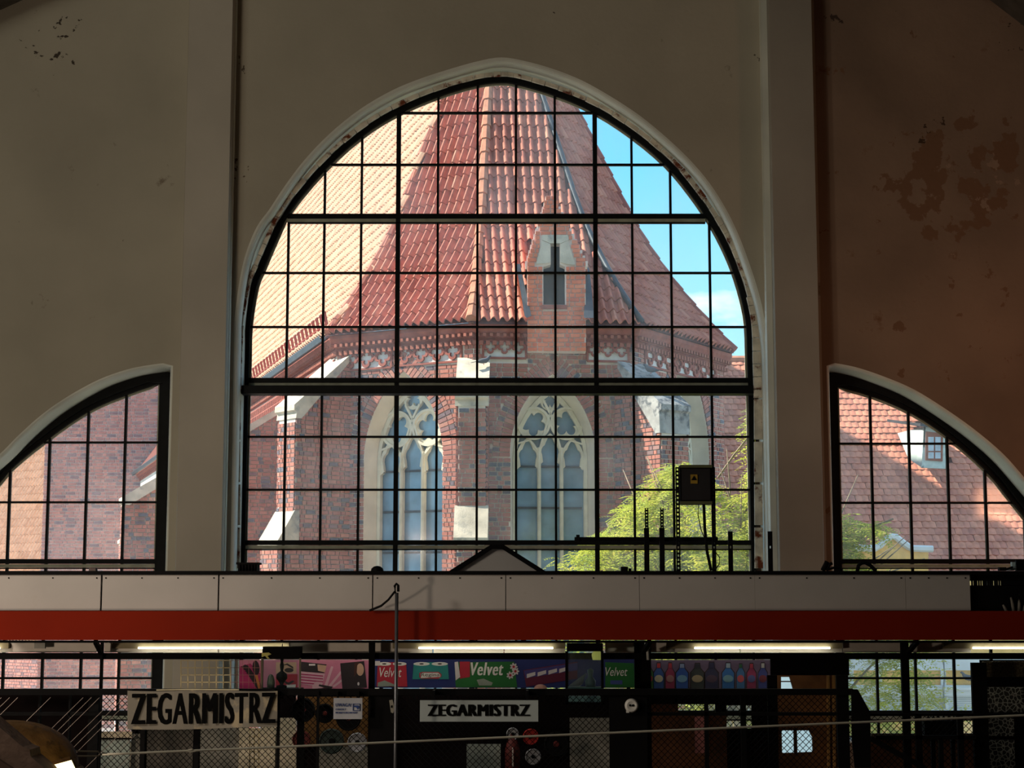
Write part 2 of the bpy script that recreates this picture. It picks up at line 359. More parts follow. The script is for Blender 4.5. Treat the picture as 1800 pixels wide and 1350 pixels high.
# ------------------------------------------------------------------ steel windows
def zrow(py): return P(875, py, YW).z
def xcol(px, py=600): return P(px, py, YW).x
def make_window(idx, glasspts, cols, rows, thickc, thickr, closing=None):
    """glasspts: inner glass edge in the picture, measured on the window plane"""
    pts = [P(x, y, YW) for x, y in smooth(glasspts, 3)]
    pts = [V((pts[0].x, YW, SILL))] + pts + [V((pts[-1].x, YW, SILL))]
    win = bpy.data.objects.new('window_%d' % idx, None); COL.objects.link(win); win.location = (pts[0].x, YW, SILL); win['kind'] = 'structure'
    A = at_y(pts, 24.93); B = at_y(offs(pts, .085 if idx == 1 else .12), 24.93)
    mb = MB(); mb.ring(A, B, V((0, .14, 0))); mb.build('window_frame', frame_m, win)
    mb = MB(); mb.ring(at_y(pts, 24.99), at_y(offs(pts, -.03), 24.99), V((0, .03, 0))); mb.build('putty_line', putty, win)
    poly2 = [(p.x, p.z) for p in pts]
    # orientation ccw for clipping
    ar = sum(poly2[i - 1][0] * poly2[i][1] - poly2[i][0] * poly2[i - 1][1] for i in range(len(poly2)))
    poly2 = hull(poly2)
    # convex hull order is fine: arches are convex
    def span_x(z):
        c = clip_poly([(-20, z - .001), (20, z - .001), (20, z + .001), (-20, z + .001)], poly2)
        return (min(p[0] for p in c), max(p[0] for p in c)) if c else None
    def span_z(x):
        c = clip_poly([(x - .001, -5), (x + .001, -5), (x + .001, 20), (x - .001, 20)], poly2)
        return (min(p[1] for p in c), max(p[1] for p in c)) if c else None
    for i, x in enumerate(cols):
        s = span_z(x)
        if not s: continue
        t = .066 if i in thickc else .034
        mb = MB(); mb.box((x - t / 2, 24.95 if i in thickc else 24.965, s[0]), (x + t / 2, 25.03, s[1])); mb.build('vertical_bar', frame_m, win)
    for i, z in enumerate(rows):
        s = span_x(z)
        if not s: continue
        t = .068 if i in thickr else .030
        mb = MB(); mb.box((s[0], 24.94 if i in thickr else 24.97, z - t / 2), (s[1], 25.03, z + t / 2)); mb.build('horizontal_bar', frame_m, win)
        if i in thickr:
            mb = MB(); mb.box((s[0], 24.96, z - t / 2 - .055), (s[1], 25.02, z - t / 2 - .005)); mb.build('putty_line', putty, win)
            mb = MB(); mb.box((s[0], 24.95, z - t / 2 - .075), (s[1], 25.02, z - t / 2 - .058)); mb.build('horizontal_bar', frame_m, win)
    xs = sorted([min(p[0] for p in poly2)] + list(cols) + [max(p[0] for p in poly2)]); zs = sorted([SILL] + list(rows) + [max(p[1] for p in poly2)])
    for i in range(len(xs) - 1):
        for j in range(len(zs) - 1):
            if xs[i + 1] - xs[i] < .02 or zs[j + 1] - zs[j] < .02: continue
            c = clip_poly([(xs[i], zs[j]), (xs[i + 1], zs[j]), (xs[i + 1], zs[j + 1]), (xs[i], zs[j + 1])], poly2)
            if len(c) < 3: continue
            q, r2 = U(-.003, .003), U(-.003, .003); cx, cz = c[0]
            mb = MB(); mb.add([(p[0], 25.0 + (p[0] - cx) * q + (p[1] - cz) * r2, p[1]) for p in c], [tuple(range(len(c)))]); mb.build('glass_pane', GL, win)
    return win, pts
cg = [(437, 700), (439, 640), (441, 573), (452, 506), (465, 473), (489, 417), (511, 373), (570, 302), (635, 243), (696, 204), (767, 173), (837, 152), (881, 147),
      (912, 151), (976, 170), (1046, 200), (1112, 243), (1170, 292), (1212, 342), (1245, 390), (1268, 432), (1287, 476), (1302, 525), (1311, 573), (1313, 640), (1315, 700)]
ccols = [xcol(x, 500) for x in (506, 569, 634, 699, 769, 839, 907, 976, 1047, 1112, 1180, 1248)]
crows = [zrow(y) for y in (199, 290, 381, 480, 575, 669, 768, 861, 954, 1192, 1253)]
win1, wpts = make_window(1, cg, ccols, crows, (3, 8), (2, 5, 8, 10))
mb = MB(); mb.box((xcol(424, 690), 24.62, zrow(697)), (xcol(1335, 690), 24.92, zrow(683))); mb.build('transom_beam', frame_m, win1)
lg = [(-230, 1128), (-120, 992), (0, 850), (22, 824), (78, 778), (153, 726), (218, 697), (282, 675)]
make_window(2, lg, [xcol(x, 900) for x in (-190, -120, -52, 16, 84, 151, 217)], [zrow(y) for y in (778, 883, 987, 1192, 1253)], (), (2, 4))
rg = [(1471, 681), (1533, 698), (1601, 727), (1666, 770), (1734, 830), (1778, 884), (1820, 937), (1900, 1043), (2000, 1180)]
make_window(3, rg, [xcol(x, 900) for x in (1534, 1601, 1668, 1733, 1800, 1866)], [zrow(y) for y in (780, 884, 987, 1192, 1253)], (), (2, 4))
# dark soffit strips of the two lower arches and the packing boards round the centre frame
for nm, gp, hp, sgn in (('arch_soffit', lg, holes[1], 1), ('arch_soffit', rg, holes[2], 1)):
    pts = [P(x, y, YW) for x, y in smooth(gp, 3)]; pts = [V((pts[0].x, YW, SILL))] + pts + [V((pts[-1].x, YW, SILL))]
    mb = MB(); mb.ring(at_y(offs(pts, .06), 24.86), at_y(offs(pts, .42), 24.86), V((0, .1, 0))); mb.build('trim_9' if gp is lg else 'trim_10', frame_m, kind='structure')
for k_, (gp, hp) in enumerate(((lg, holes[1]), (rg, holes[2]))):      # dark infill between side frames and masonry
    pts = [P(x, y, YW) for x, y in smooth(gp, 3)]; pts = [V((pts[0].x, YW, SILL))] + pts + [V((pts[-1].x, YW, SILL))]
    q = pts[-2] if gp is lg else pts[1]; sg_ = 1 if gp is lg else -1
    mb = MB(); mb.box((q.x + sg_ * .05, 24.97, SILL), (q.x + sg_ * .5, 25.01, q.z + .5)); mb.box((q.x - sg_ * .35, 24.97, q.z + .07), (q.x + sg_ * .06, 25.01, q.z + .5)); mb.build('trim_%d' % (12 + k_), frame_m, kind='structure')
path = at_y(offs(wpts, .145), 25.0); path = [CAM + (p - CAM) * (24.62 / 25.0) for p in path]
pk = bpy.data.objects.new('trim_11', None); COL.objects.link(pk); pk['kind'] = 'structure'; pk.location = path[0]
for i in range(len(path) - 1):
    a, b = path[i], path[i + 1]; n = max(1, int((b - a).length / .55))
    for k in range(n):
        p, q = a.lerp(b, (k + .03) / n), a.lerp(b, (k + .97) / n)
        wd = .115 if p.x > 1 and p.z < 7 else U(.05, .075)
        mb = MB(); mb.bar(p, q, .05, wd, up=V((0, 1, 0)).cross((q - p).normalized())); o = mb.build('packing_board', rust, pk)
mb = MB(); mb.ring(at_y(offs(wpts, .1), 24.97), at_y(offs(wpts, .42), 24.97), V((0, .05, 0))); mb.build('packing_backing', mat('dark_packing', (.05, .035, .025), .9), pk)
# ------------------------------------------------------------------ church
ZE = P(828, 563, 37).z
E1 = P(828, 563, 37.0); E2 = PZ(1128, 569, ZE); E0 = PZ(575, 586, ZE); E3 = PZ(1291, 618, ZE)
AX = P(872, -80, 43.0); ZA = AX.z; AX2 = V((AX.x, AX.y, 0))
dn = (PZ(225, 838, ZE) - E0); dn.z = 0; dn.normalize()           # direction of the nave eave
def flat(p): return V((p.x, p.y, 0))
corners = [flat(E0) + dn * 45, flat(E0), flat(E1), flat(E2), flat(E3), flat(E3) + V((-.2, 8, 0))]
def miter(path, d):
    """offset an open path to its left/outside (towards the camera) by d"""
    out = []
    for i, p in enumerate(path):
        ns = []
        for a, b in ((i - 1, i), (i, i + 1)):
            if a < 0 or b >= len(path): continue
            t = (path[b] - path[a]).normalized(); ns.append(V((t.y, -t.x, 0)))
        n = sum(ns, V((0, 0, 0))).normalized(); out.append(p + n * (d / max(.3, n.dot(ns[0]))))
    return out
GZ = -5.0
church = thing('church', 'red brick gothic church apse with tall tiled polygonal roof seen through the central arched window', 'church', (E1.x, E1.y + 2, GZ))
wallp = miter(corners, -.28)
def sweep(mb, prof, path):
    rows = [[V((q.x, q.y, z)) for q in miter(path, d)] for d, z in prof]
    for a, b in zip(rows, rows[1:]): mb.strip(a, b, closed=False)
bricks = []; tiles = []
def lay(recs, o, t, n, wd, z0, z1, ok, course=.1, L1=.235, depth=.03, mat='brick', j=.022, iv=None):
    """gothic bond on a vertical face: o lower left (z ignored), t along, n outward"""
    rows = int((z1 - z0) / course)
    for r in range(rows):
        z = z0 + r * course; u = -U(0, .1) - (L1 * .75 if r % 2 else 0); k = 0
        while u < wd:
            l = L1 if (k + r) % 2 == 0 else L1 / 2
            l *= U(.96, 1.04)
            for ia, ib in (iv(z + course / 2) if iv else ((0.004, wd - .004),)):
                a, b = max(u + j, ia), min(u + l, ib)
                if b - a < .035 or not ok((a + b) / 2, z + course / 2, (b - a) / 2): continue
                recs.append((o + t * ((a + b) / 2) + n * (depth * .5 + U(-.003, .004)) + V((0, 0, z + course / 2 - o.z)), t, n, (b - a), course - j, depth, mat))
            u += l; k += 1
def face_ok(n): return lambda u, z, h: True
# ---- window shapes
def arch_pts(c, hw, zs, zb, k=1.15, n=9):
    """pointed arch outline in (u,z): from lower left up, over and down; k = radius / width"""
    rad = 2 * hw * k; cx = c - hw + rad; a1 = math.acos((rad - hw) / rad)
    pts = [(c - hw, zb)]
    for i in range(n + 1): a = a1 * i / n; pts.append((cx - rad * math.cos(a), zs + rad * math.sin(a)))
    pts += [(2 * c - u, z) for u, z in pts[::-1][1:]]
    return pts
def inside(pt, poly):
    x, y = pt; c = False; j = len(poly) - 1
    for i in range(len(poly)):
        if (poly[i][1] > y) != (poly[j][1] > y) and x < (poly[j][0] - poly[i][0]) * (y - poly[i][1]) / (poly[j][1] - poly[i][1] + 1e-9) + poly[i][0]: c = not c
        j = i
    return c
wallm = MB()
ZW = ZE - .12      # top of the brick wall
def lobes(c, Rr, n, ph=0, N_=60, a=.55, e=.6):
    return [(c[0] + Rr * (a + (1 - a) * abs(math.cos(n * (t - ph) / 2)) ** e) * math.cos(t), c[1] + Rr * (a + (1 - a) * abs(math.cos(n * (t - ph) / 2)) ** e) * math.sin(t)) for t in [2 * math.pi * i / N_ for i in range(N_)]]
def circ(c, r, N_=60): return [(c[0] + r * math.cos(2 * math.pi * i / N_), c[1] + r * math.sin(2 * math.pi * i / N_)) for i in range(N_)]
def gothic_window(o, t, n, c, hw, zs, zb, dep=.42):
    """o origin, c centre along t"""
    def W(u, z, d): return o + t * u - n * d + V((0, 0, z - o.z))
    OUT = arch_pts(c, hw, zs, zb); IN = arch_pts(c, hw - .11, zs - .05, zb); IN2 = arch_pts(c, hw - .19, zs - .05, zb)
    mb = MB(); A = [W(u, z, 0) for u, z in OUT]; B = [W(u, z, dep) for u, z in IN]; mb.strip(A, B, closed=False)
    win = mb.build('gothic_window', plaster, church)
    mb = MB(); mb.poly([[W(u, z, dep + .1) for u, z in arch_pts(c, hw, zs, zb)]]); mb.build('window_glass', dark_glass, win)
    mb = MB(); mb.ring([W(u, z, dep - .04) for u, z in IN], [W(u, z, dep - .04) for u, z in IN2], -n * .12, closed=False); mb.build('stone_frame', trac, win)
    g = hw - .19; lw = 2 * g / 3; zl = zs - .06
    for s in (-1, 1):
        mb = MB(); a, b = W(c + s * lw / 2, zb, dep), W(c + s * lw / 2, zs + .2, dep); mb.bar(a, b, .075, .12, up=n); mb.bar(a - n * -.05, b - n * -.05, .035, .06, up=n); mb.build('stone_mullion', trac, win)
    for k in (-1, 0, 1):      # cusped heads of the three lights
        cc = c + k * lw; zh = zl + (.10 if k == 0 else 0); outp = arch_pts(cc, lw / 2 + .01, zh, zh - .25, 1.1, 7)
        m = len(outp); inn = []
        for i, (u, z) in enumerate(outp):
            q = i / (m - 1) * 3; cusp = .035 + .075 * (1 - abs(math.sin(q * math.pi)) ** .7)
            du, dz = cc - u, (zh - .02) - z; l = math.hypot(du, dz) or 1; inn.append((u + du / l * (cusp + .02), z + dz / l * (cusp + .02)))
        mb = MB(); mb.ring([W(u, z, dep - .03) for u, z in outp], [W(u, z, dep - .03) for u, z in inn], -n * .1, closed=False); mb.build('cusped_head', trac, win)
    rr = g * .47; zc = zs + .74
    for s in (-1, 1):
        ce = (c + s * g * .49, zc); mb = MB()
        mb.ring([W(u, z, dep - .02) for u, z in circ(ce, rr)], [W(u, z, dep - .02) for u, z in lobes(ce, rr * .80, 5, ph=.3 if s > 0 else .9, a=.5)], -n * .09)
        mb.ring([W(u, z, dep - .06) for u, z in circ(ce, rr + .02)], [W(u, z, dep - .06) for u, z in circ(ce, rr - .035)], -n * .05)
        mb.build('rosette', trac, win)
    ce = (c, zs + g * 1.66); mb = MB(); r3 = g * .30
    mb.ring([W(u, z, dep - .02) for u, z in circ(ce, r3)], [W(u, z, dep - .02) for u, z in lobes(ce, r3 * .84, 4, ph=math.pi / 4, a=.45)], -n * .09)
    for s in (-1, 1):         # branches rising from the mullions between the roundels
        mb.tube([W(c + s * lw / 2, zs + .1, dep - .03), W(c + s * lw * .28, zs + .5, dep - .03), W(c + s * .02, zs + .92, dep - .03), W(c - s * g * .22, zs + 1.28, dep - .03)], .035, 4)
        mb.tube([W(c + s * g * .98, zs + .28, dep - .03), W(c + s * g * .62, zs + .36, dep - .03), W(c + s * lw / 2, zs + .1, dep - .03)], .03, 4)
    mb.build('tracery', trac, win)
    z = zs - .22
    while z > zb:
        for k in (-1, 0, 1):
            mb = MB(); mb.bar(W(c + k * lw - lw / 2 + .03, z, dep + .06), W(c + k * lw + lw / 2 - .03, z, dep + .06), .03, .05); mb.build('glazing_bar', lead, win)
        z -= .92
    # brick voussoirs round the arch
    rad = 2 * hw * 1.15
    for s in (-1, 1):
        cx = -hw + rad; a1 = math.acos((rad - hw) / rad); a = 0
        while a < a1 + .22:
            for q, ln in ((.13, .24), (.33, .13)):
                r2 = rad + q; u = cx - r2 * math.cos(a + .0); zz = zs + r2 * math.sin(a)
                if u > .03: continue
                rt = V((0, 0, 0)) - t * math.cos(a) + V((0, 0, math.sin(a))); ta = t * math.sin(a) + V((0, 0, math.cos(a)))
                if s < 0: pos = W(c + u, zz, -.02); ax = rt
                else: pos = W(c - u, zz, -.02); ax = t * math.cos(a) + V((0, 0, math.sin(a))); ta = -t * math.sin(a) + V((0, 0, math.cos(a)))
                bricks.append((pos, ax, n, ln, .085, .035, 'brick'))
            a += .1 / rad
    def span(z):
        if z < zs - .06: return (c - hw, c + hw)
        r_, h_ = rad + .41, z - zs
        if h_ >= r_: return None
        x_ = math.sqrt(r_ * r_ - h_ * h_) - (rad - hw); return (c - x_, c + x_) if x_ > 0 else None
    return span
def facet(i, j, wins, z0=-1.2, excl=None, maxw=None):
    a, b = wallp[i], wallp[j]; t = (b - a); wd = t.length; t.normalize(); n = V((t.y, -t.x, 0))
    hol = []; wpoly = []
    for (c, hw, zs, zb) in wins:
        hol.append([(u, z) for u, z in arch_pts(c, hw, zs, zb)]); wpoly.append(gothic_window(a, t, n, c, hw, zs, zb))
    def W(u, z): return a + t * u + V((0, 0, z))
    wallm.poly([[W(0, GZ), W(wd, GZ), W(wd, ZW), W(0, ZW)]] + [[W(u, max(z, GZ + .1)) for u, z in h] for h in hol])
    def iv(z):
        cuts = [w_(z) for w_ in wpoly] + ([(max(p, 0), q) for p, q in excl(z)] if excl else [])
        out = [(0.004, (maxw or wd) - .004)]
        for cu in cuts:
            if not cu: continue
            nx = []
            for p, q in out:
                if cu[0] > p: nx.append((p, min(q, cu[0])))
                if cu[1] < q: nx.append((max(p, cu[1]), q))
            out = [k for k in nx if k[1] - k[0] > .03]
        return out
    lay(bricks, V((a.x, a.y, 0)), t, n, maxw or wd, z0, ZW - .05, lambda u, z, h: True, iv=iv)
    return a, t, n, wd
def uof(a, t, px, py, n):
    """u coordinate on facet plane where the picture ray hits"""
    d = FW * F + V((1, 0, 0)) * (px - 900) + UP * (675 - py); k = (a - CAM).dot(n) / d.dot(n); q = CAM + d * k
    return (q - a).dot(t), q.z
def fr(i, j):
    a, b = wallp[i], wallp[j]; t = (b - a).normalized(); return V((a.x, a.y, 0)), t, V((t.y, -t.x, 0)), (b - a).length
frieze_rects = []
def frieze(i, j, spans, y0, y1, cnt):
    a, t, n, wd = fr(i, j)
    for (p0, p1, q0, q1), k in zip(spans, cnt):
        u0, zt0 = uof(a, t, p0, q0, n); u1, zt1 = uof(a, t, p1, q1, n)
        zt = (zt0 + zt1) / 2; zb = zt - .50; frieze_rects.append((i, u0, u1, zb, zt))
        mb = MB(); mid = a + t * (u0 + u1) / 2 + V((0, 0, (zt + zb) / 2)) + n * .012
        mb.obox(mid, t * (u1 - u0) / 2, n * .01, V((0, 0, (zt - zb) / 2))); pan = mb.build('frieze_panel', frplast, church)
        mb = MB()
        for zz in (zb, zt): mb.obox(a + t * (u0 + u1) / 2 + V((0, 0, zz)) + n * .03, t * (u1 - u0) / 2, n * .03, V((0, 0, .022)))
        for uu in (u0, u1): mb.obox(a + t * uu + V((0, 0, (zt + zb) / 2)) + n * .03, t * .022, n * .03, V((0, 0, .25)))
        mb.build('panel_border', terra, pan)
        st = (u1 - u0) / k
        for m in range(k):
            c = (u0 + st * (m + .5), (zt + zb) / 2); rr = min(st * .5, .225)
            def W(p, d): return a + t * p[0] + n * d + V((0, 0, p[1]))
            mb = MB(); mb.ring([W(p, .075) for p in lobes(c, rr, 4, a=.62, N_=32)], [W(p, .075) for p in lobes(c, rr * .70, 4, a=.45, N_=32)], -n * .06); mb.build('quatrefoil', terra, pan)
            if m: 
                mb = MB(); q = a + t * (u0 + st * m) + n * .05 + V((0, 0, (zt + zb) / 2)); mb.obox(q, t * .03, n * .03, V((0, 0, .03))); mb.build('rosette_boss', terra, pan)
# windows on the three facets
A_ = fr(1, 2); B_ = fr(2, 3); C_ = fr(3, 4); Nn = fr(0, 1)
def win_from(f, pc, pw0, pw1, yspr):
    a, t, n, wd = f; u0, _ = uof(a, t, pw0, 800, n); u1, _ = uof(a, t, pw1, 800, n); _, zs = uof(a, t, pc, yspr, n); return ((u0 + u1) / 2, (u1 - u0) / 2, zs, -1.5)
wB = win_from(B_, 972, 897, 1046, 800); wA = win_from(A_, 710, 640, 779, 808); wC = win_from(C_, 1210, 1166, 1246, 805)
frieze(1, 2, [(603, 690, 614, 608), (700, 812, 606, 595)], 0, 0, (3, 4))
frieze(2, 3, [(849, 924, 591, 590), (1032, 1104, 596, 597)], 0, 0, (3, 3))
frieze(3, 4, [(1131, 1256, 602, 640)], 0, 0, (8,))
def ex(i):
    rs = [r for r in frieze_rects if r[0] == i]
    return lambda z: [(r[1] - .03, r[2] + .03) for r in rs if r[3] - .06 < z < r[4] + .06]
facet(1, 2, [wA], excl=ex(1)); facet(3, 4, [wC], excl=ex(3))
# dormer zone of the middle facet is laid in new brick
a, t, n, wd = B_
du0, dz0 = uof(a, t, 927, 618, n); du1, _ = uof(a, t, 1029, 618, n)
exB = ex(2); facet(2, 3, [wB], excl=lambda z: exB(z) + ([(du0, du1)] if z > dz0 else []))
# nave side wall: real bricks close by, only courses far away
a = wallp[0]; b = wallp[1]; t = (b - a); wdn = t.length; t.normalize(); n = V((t.y, -t.x, 0))
wallm.poly([[a + V((0, 0, GZ)), b + V((0, 0, GZ)), b + V((0, 0, ZW)), a + V((0, 0, ZW))]])
near = 16.0; lay(bricks, V((b.x, b.y, 0)) - t * near, t, n, near, 1.5, ZW - .55, lambda u, z, h: True, course=.1)
# lattice frieze of the nave
mb = MB(); k = 0
for zz in (ZW - 1.12, ZW - .94, ZW - .76, ZW - .58):
    s = 0.3
    while s < 26:
        q = b - t * (s + (.11 if k % 2 else 0)) + n * .06 + V((0, 0, zz)); mb.obox(q, t * .05, n * .05, V((0, 0, .07))); s += .22
    q = b - t * 13 + n * .05 + V((0, 0, zz + .09)); mb.obox(q, t * 13, n * .05, V((0, 0, .02))); k += 1
mb.build('lattice_frieze', terra, church, kind='stuff')
mb = MB(); mb.obox(b - t * 13 + n * .05 + V((0, 0, ZW - 1.32)), t * 13, n * .09, V((0, 0, .06))); mb.build('string_course', stone, church)
wallm.build('wall', mortar, church)
# cornice
mb = MB(); sweep(mb, [(0, ZW - .30), (.05, ZW - .30), (.05, ZW - .22), (.10, ZW - .22), (.10, ZW - .14), (.16, ZW - .12), (.22, ZW - .02), (.22, ZW + .06), (0, ZW + .12)], wallp); mb.build('cornice', terra, church)
mb = MB()
for i in range(0, 4):
    p, q = wallp[i], wallp[i + 1]; t_ = (q - p); l = t_.length; t_.normalize(); n_ = V((t_.y, -t_.x, 0)); s = 0 if i else l - 24
    while s < l:
        mb.obox(p + t_ * s + n_ * .07 + V((0, 0, ZW - .34)), t_ * .045, n_ * .06, V((0, 0, .045))); mb.obox(p + t_ * (s + .07) + n_ * .14 + V((0, 0, ZW - .17)), t_ * .035, n_ * .06, V((0, 0, .035))); s += .15
mb.build('dentils', mat('dentil_brick', (.36, .12, .08), .9), church, kind='stuff')
# gutter of the nave
mb = MB(); sweep(mb, [(.02, ZE - .05), (.02, ZE - .16), (.12, ZE - .18), (.16, ZE - .06), (.13, ZE - .02)], [corners[0], corners[1] - dn * -.1]); mb.build('gutter', lead, church)
# ---- roof
def prof(h):
    r = .85 * (1 - h)
    if h < .34: r += .15 * (1 - h / .34) ** 2
    return r
NS = 240; PR = [(prof(i / NS), i / NS) for i in range(NS + 1)]
def roof_facet(Ei, Ej, tl, rowstep=.40, colw=.21, lim=None):
    t_ = (Ej - Ei); t_.z = 0; wd = t_.length; t_.normalize(); n_ = V((t_.y, -t_.x, 0)); e = flat(Ei)
    ua = (AX2 - e).dot(t_); dp = (e - AX2).dot(n_)
    def S(u, h): return AX2 + n_ * (prof(h) * dp) + t_ * (u - ua) + V((0, 0, ZE + h * (ZA - ZE)))
    # base surface
    rows = []
    for i in range(0, 41):
        h = i / 40; r = prof(h); rows.append((S(ua + r * (0 - ua), h) - V((0, 0, .05)), S(ua + r * (wd - ua), h) - V((0, 0, .05))))
    for x, y in zip(rows, rows[1:]): base.add([x[0], x[1], y[1], y[0]], [(0, 1, 2, 3)])
    s = 0; h = 0; hs = []
    prev = S(0, 0)
    for i in range(1, 2001):
        q = S(0, i / 2000); s += (q - prev).length; prev = q
        if s >= rowstep * len(hs): hs.append(i / 2000)
    k0 = int(-3 / colw); 
    for c in range(-2, int(wd / colw) + 3):
        u = c * colw
        for j in range(len(hs) - 1):
            h0, h1 = hs[j], hs[j + 1]; r = prof((h0 + h1) / 2); lo, hi = ua + r * (0 - ua), ua + r * (wd - ua)
            if u + colw * .3 < lo or u + colw * .7 > hi: continue
            p, q = S(u, h0), S(u, h1)
            if lim and lim(p): continue
            tiles.append((p, (q - p), t_, n_, colw, tl))
    return S
base = MB()
lb, tb, nb_, wb = fr(2, 3)
dxl, dxr = P(918, 480, 37).x, P(1030, 480, 37).x
dtop = P(968, 346, 38.2)
def in_dormer(p):
    px, py, _ = proj(p)
    if not (540 < 1000 and py > 352): return False
    if py < 470: 
        f = (py - 350) / 120.; return 968 - 50 * f - 2 < px < 966 + 58 * f - 6
    return 922 < px < 1027
SB = roof_facet(E1, E2, 'tile', lim=in_dormer); SA = roof_facet(E0, E1, 'tile'); SCf = roof_facet(E2, E3, 'tile', .38, .21)
# nave roof
nN = V((-dn.y, dn.x, 0)) ; nN = nN if nN.x < 0 else -nN
dpN = (flat(E0) - AX2).dot(nN)
def SN(s, h): return flat(E0) + dn * s + nN * ((prof(h) - 1) * dpN) + V((0, 0, ZE + h * (ZA - ZE)))
sa = (AX2 - flat(E0)).dot(dn)                 # ridge end offset
LN = 44
for i in range(40):
    h, g = i / 40, (i + 1) / 40; s0 = lambda h_: sa * (1 - prof(h_))
    LE = lambda h_: (81.9 - SN(0, h_).y) / dn.y
    base.add([SN(s0(h), h) - V((0, 0, .05)), SN(LE(h), h) - V((0, 0, .05)), SN(LE(g), g) - V((0, 0, .05)), SN(s0(g), g) - V((0, 0, .05))], [(0, 1, 2, 3)])
hs = []; s = 0; prev = SN(0, 0)
for i in range(1, 2001):
    q = SN(0, i / 2000); s += (q - prev).length; prev = q
    if s >= .42 * len(hs): hs.append(i / 2000)
for c in range(int((LN + 6) / .24)):
    for j in range(len(hs) - 1):
        h0, h1 = hs[j], hs[j + 1]; s_ = c * .24
        if s_ < sa * (1 - prof((h0 + h1) / 2)): continue
        p = SN(s_, h0); px, py, _ = proj(p)
        if py < 60 or px < 400 or p.y > 81.8: continue
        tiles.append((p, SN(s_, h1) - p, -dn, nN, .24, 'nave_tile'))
# back slope closes the roof volume
E4 = flat(E3) + V((-1.5, 7, 0))
for i in range(40):
    q = []
    for h_ in (i / 40, (i + 1) / 40):
        zz = V((0, 0, ZE + h_ * (ZA - ZE) - .05)); q += [AX2 + (flat(E3) - AX2) * prof(h_) * .985 + zz, AX2 + (E4 - AX2) * prof(h_) * .985 + zz]
    base.add([q[0], q[1], q[3], q[2]], [(0, 1, 2, 3)])
base.build('roof_underlay', roofbase, church)
# hip tiles
def hip(Ei, m, nm, r0, step, lift=.05, h_end=.99, dark=False):
    e = flat(Ei)
    def H(h): return AX2 + (e - AX2) * prof(h) + V((0, 0, ZE + h * (ZA - ZE) + lift))
    h = 0.0
    if dark:
        mb = MB(); mb.tube([H(i / 30) for i in range(30)], r0, 6); mb.build(nm, m, church, smooth=True); return
    ar = 0; prev = H(0); pts = [H(0)]
    for i in range(1, 1500):
        q = H(i / 1500 * h_end); ar += (q - prev).length; prev = q
        if ar > step: pts.append(q); ar = 0
    for p, q in zip(pts, pts[1:]):
        mb = MB(); d = (q - p); mb.tube([p, p + d * 1.12], r0, 7, rr=[r0 * 1.15, r0 * .85], cap=True); mb.build(nm, m, church)
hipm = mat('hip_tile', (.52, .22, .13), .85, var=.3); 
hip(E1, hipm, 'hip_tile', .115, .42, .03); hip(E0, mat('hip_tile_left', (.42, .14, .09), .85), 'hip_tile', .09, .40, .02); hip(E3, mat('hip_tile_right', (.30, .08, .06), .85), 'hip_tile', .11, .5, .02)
hip(E2, lead, 'lead_hip', .07, .4, .06, dark=True)
# snow guard on the nave eave
mb = MB(); s = 0.2
while s < 30:
    p = SN(s, .012) + nN * .03; q = SN(s, .012) + nN * .12 + V((0, 0, .42)); mb.bar(p, q, .03); mb.bar(p + dn * .15, q + dn * .15, .03); s += .46
for zz in (.12, .40): mb.bar(SN(.2, .012) + nN * .1 + V((0, 0, zz)), SN(30, .012) + nN * .1 + V((0, 0, zz)), .02)
mb.build('snow_guard', mat('snow_guard_red', (.30, .05, .035), .7), church, kind='stuff')
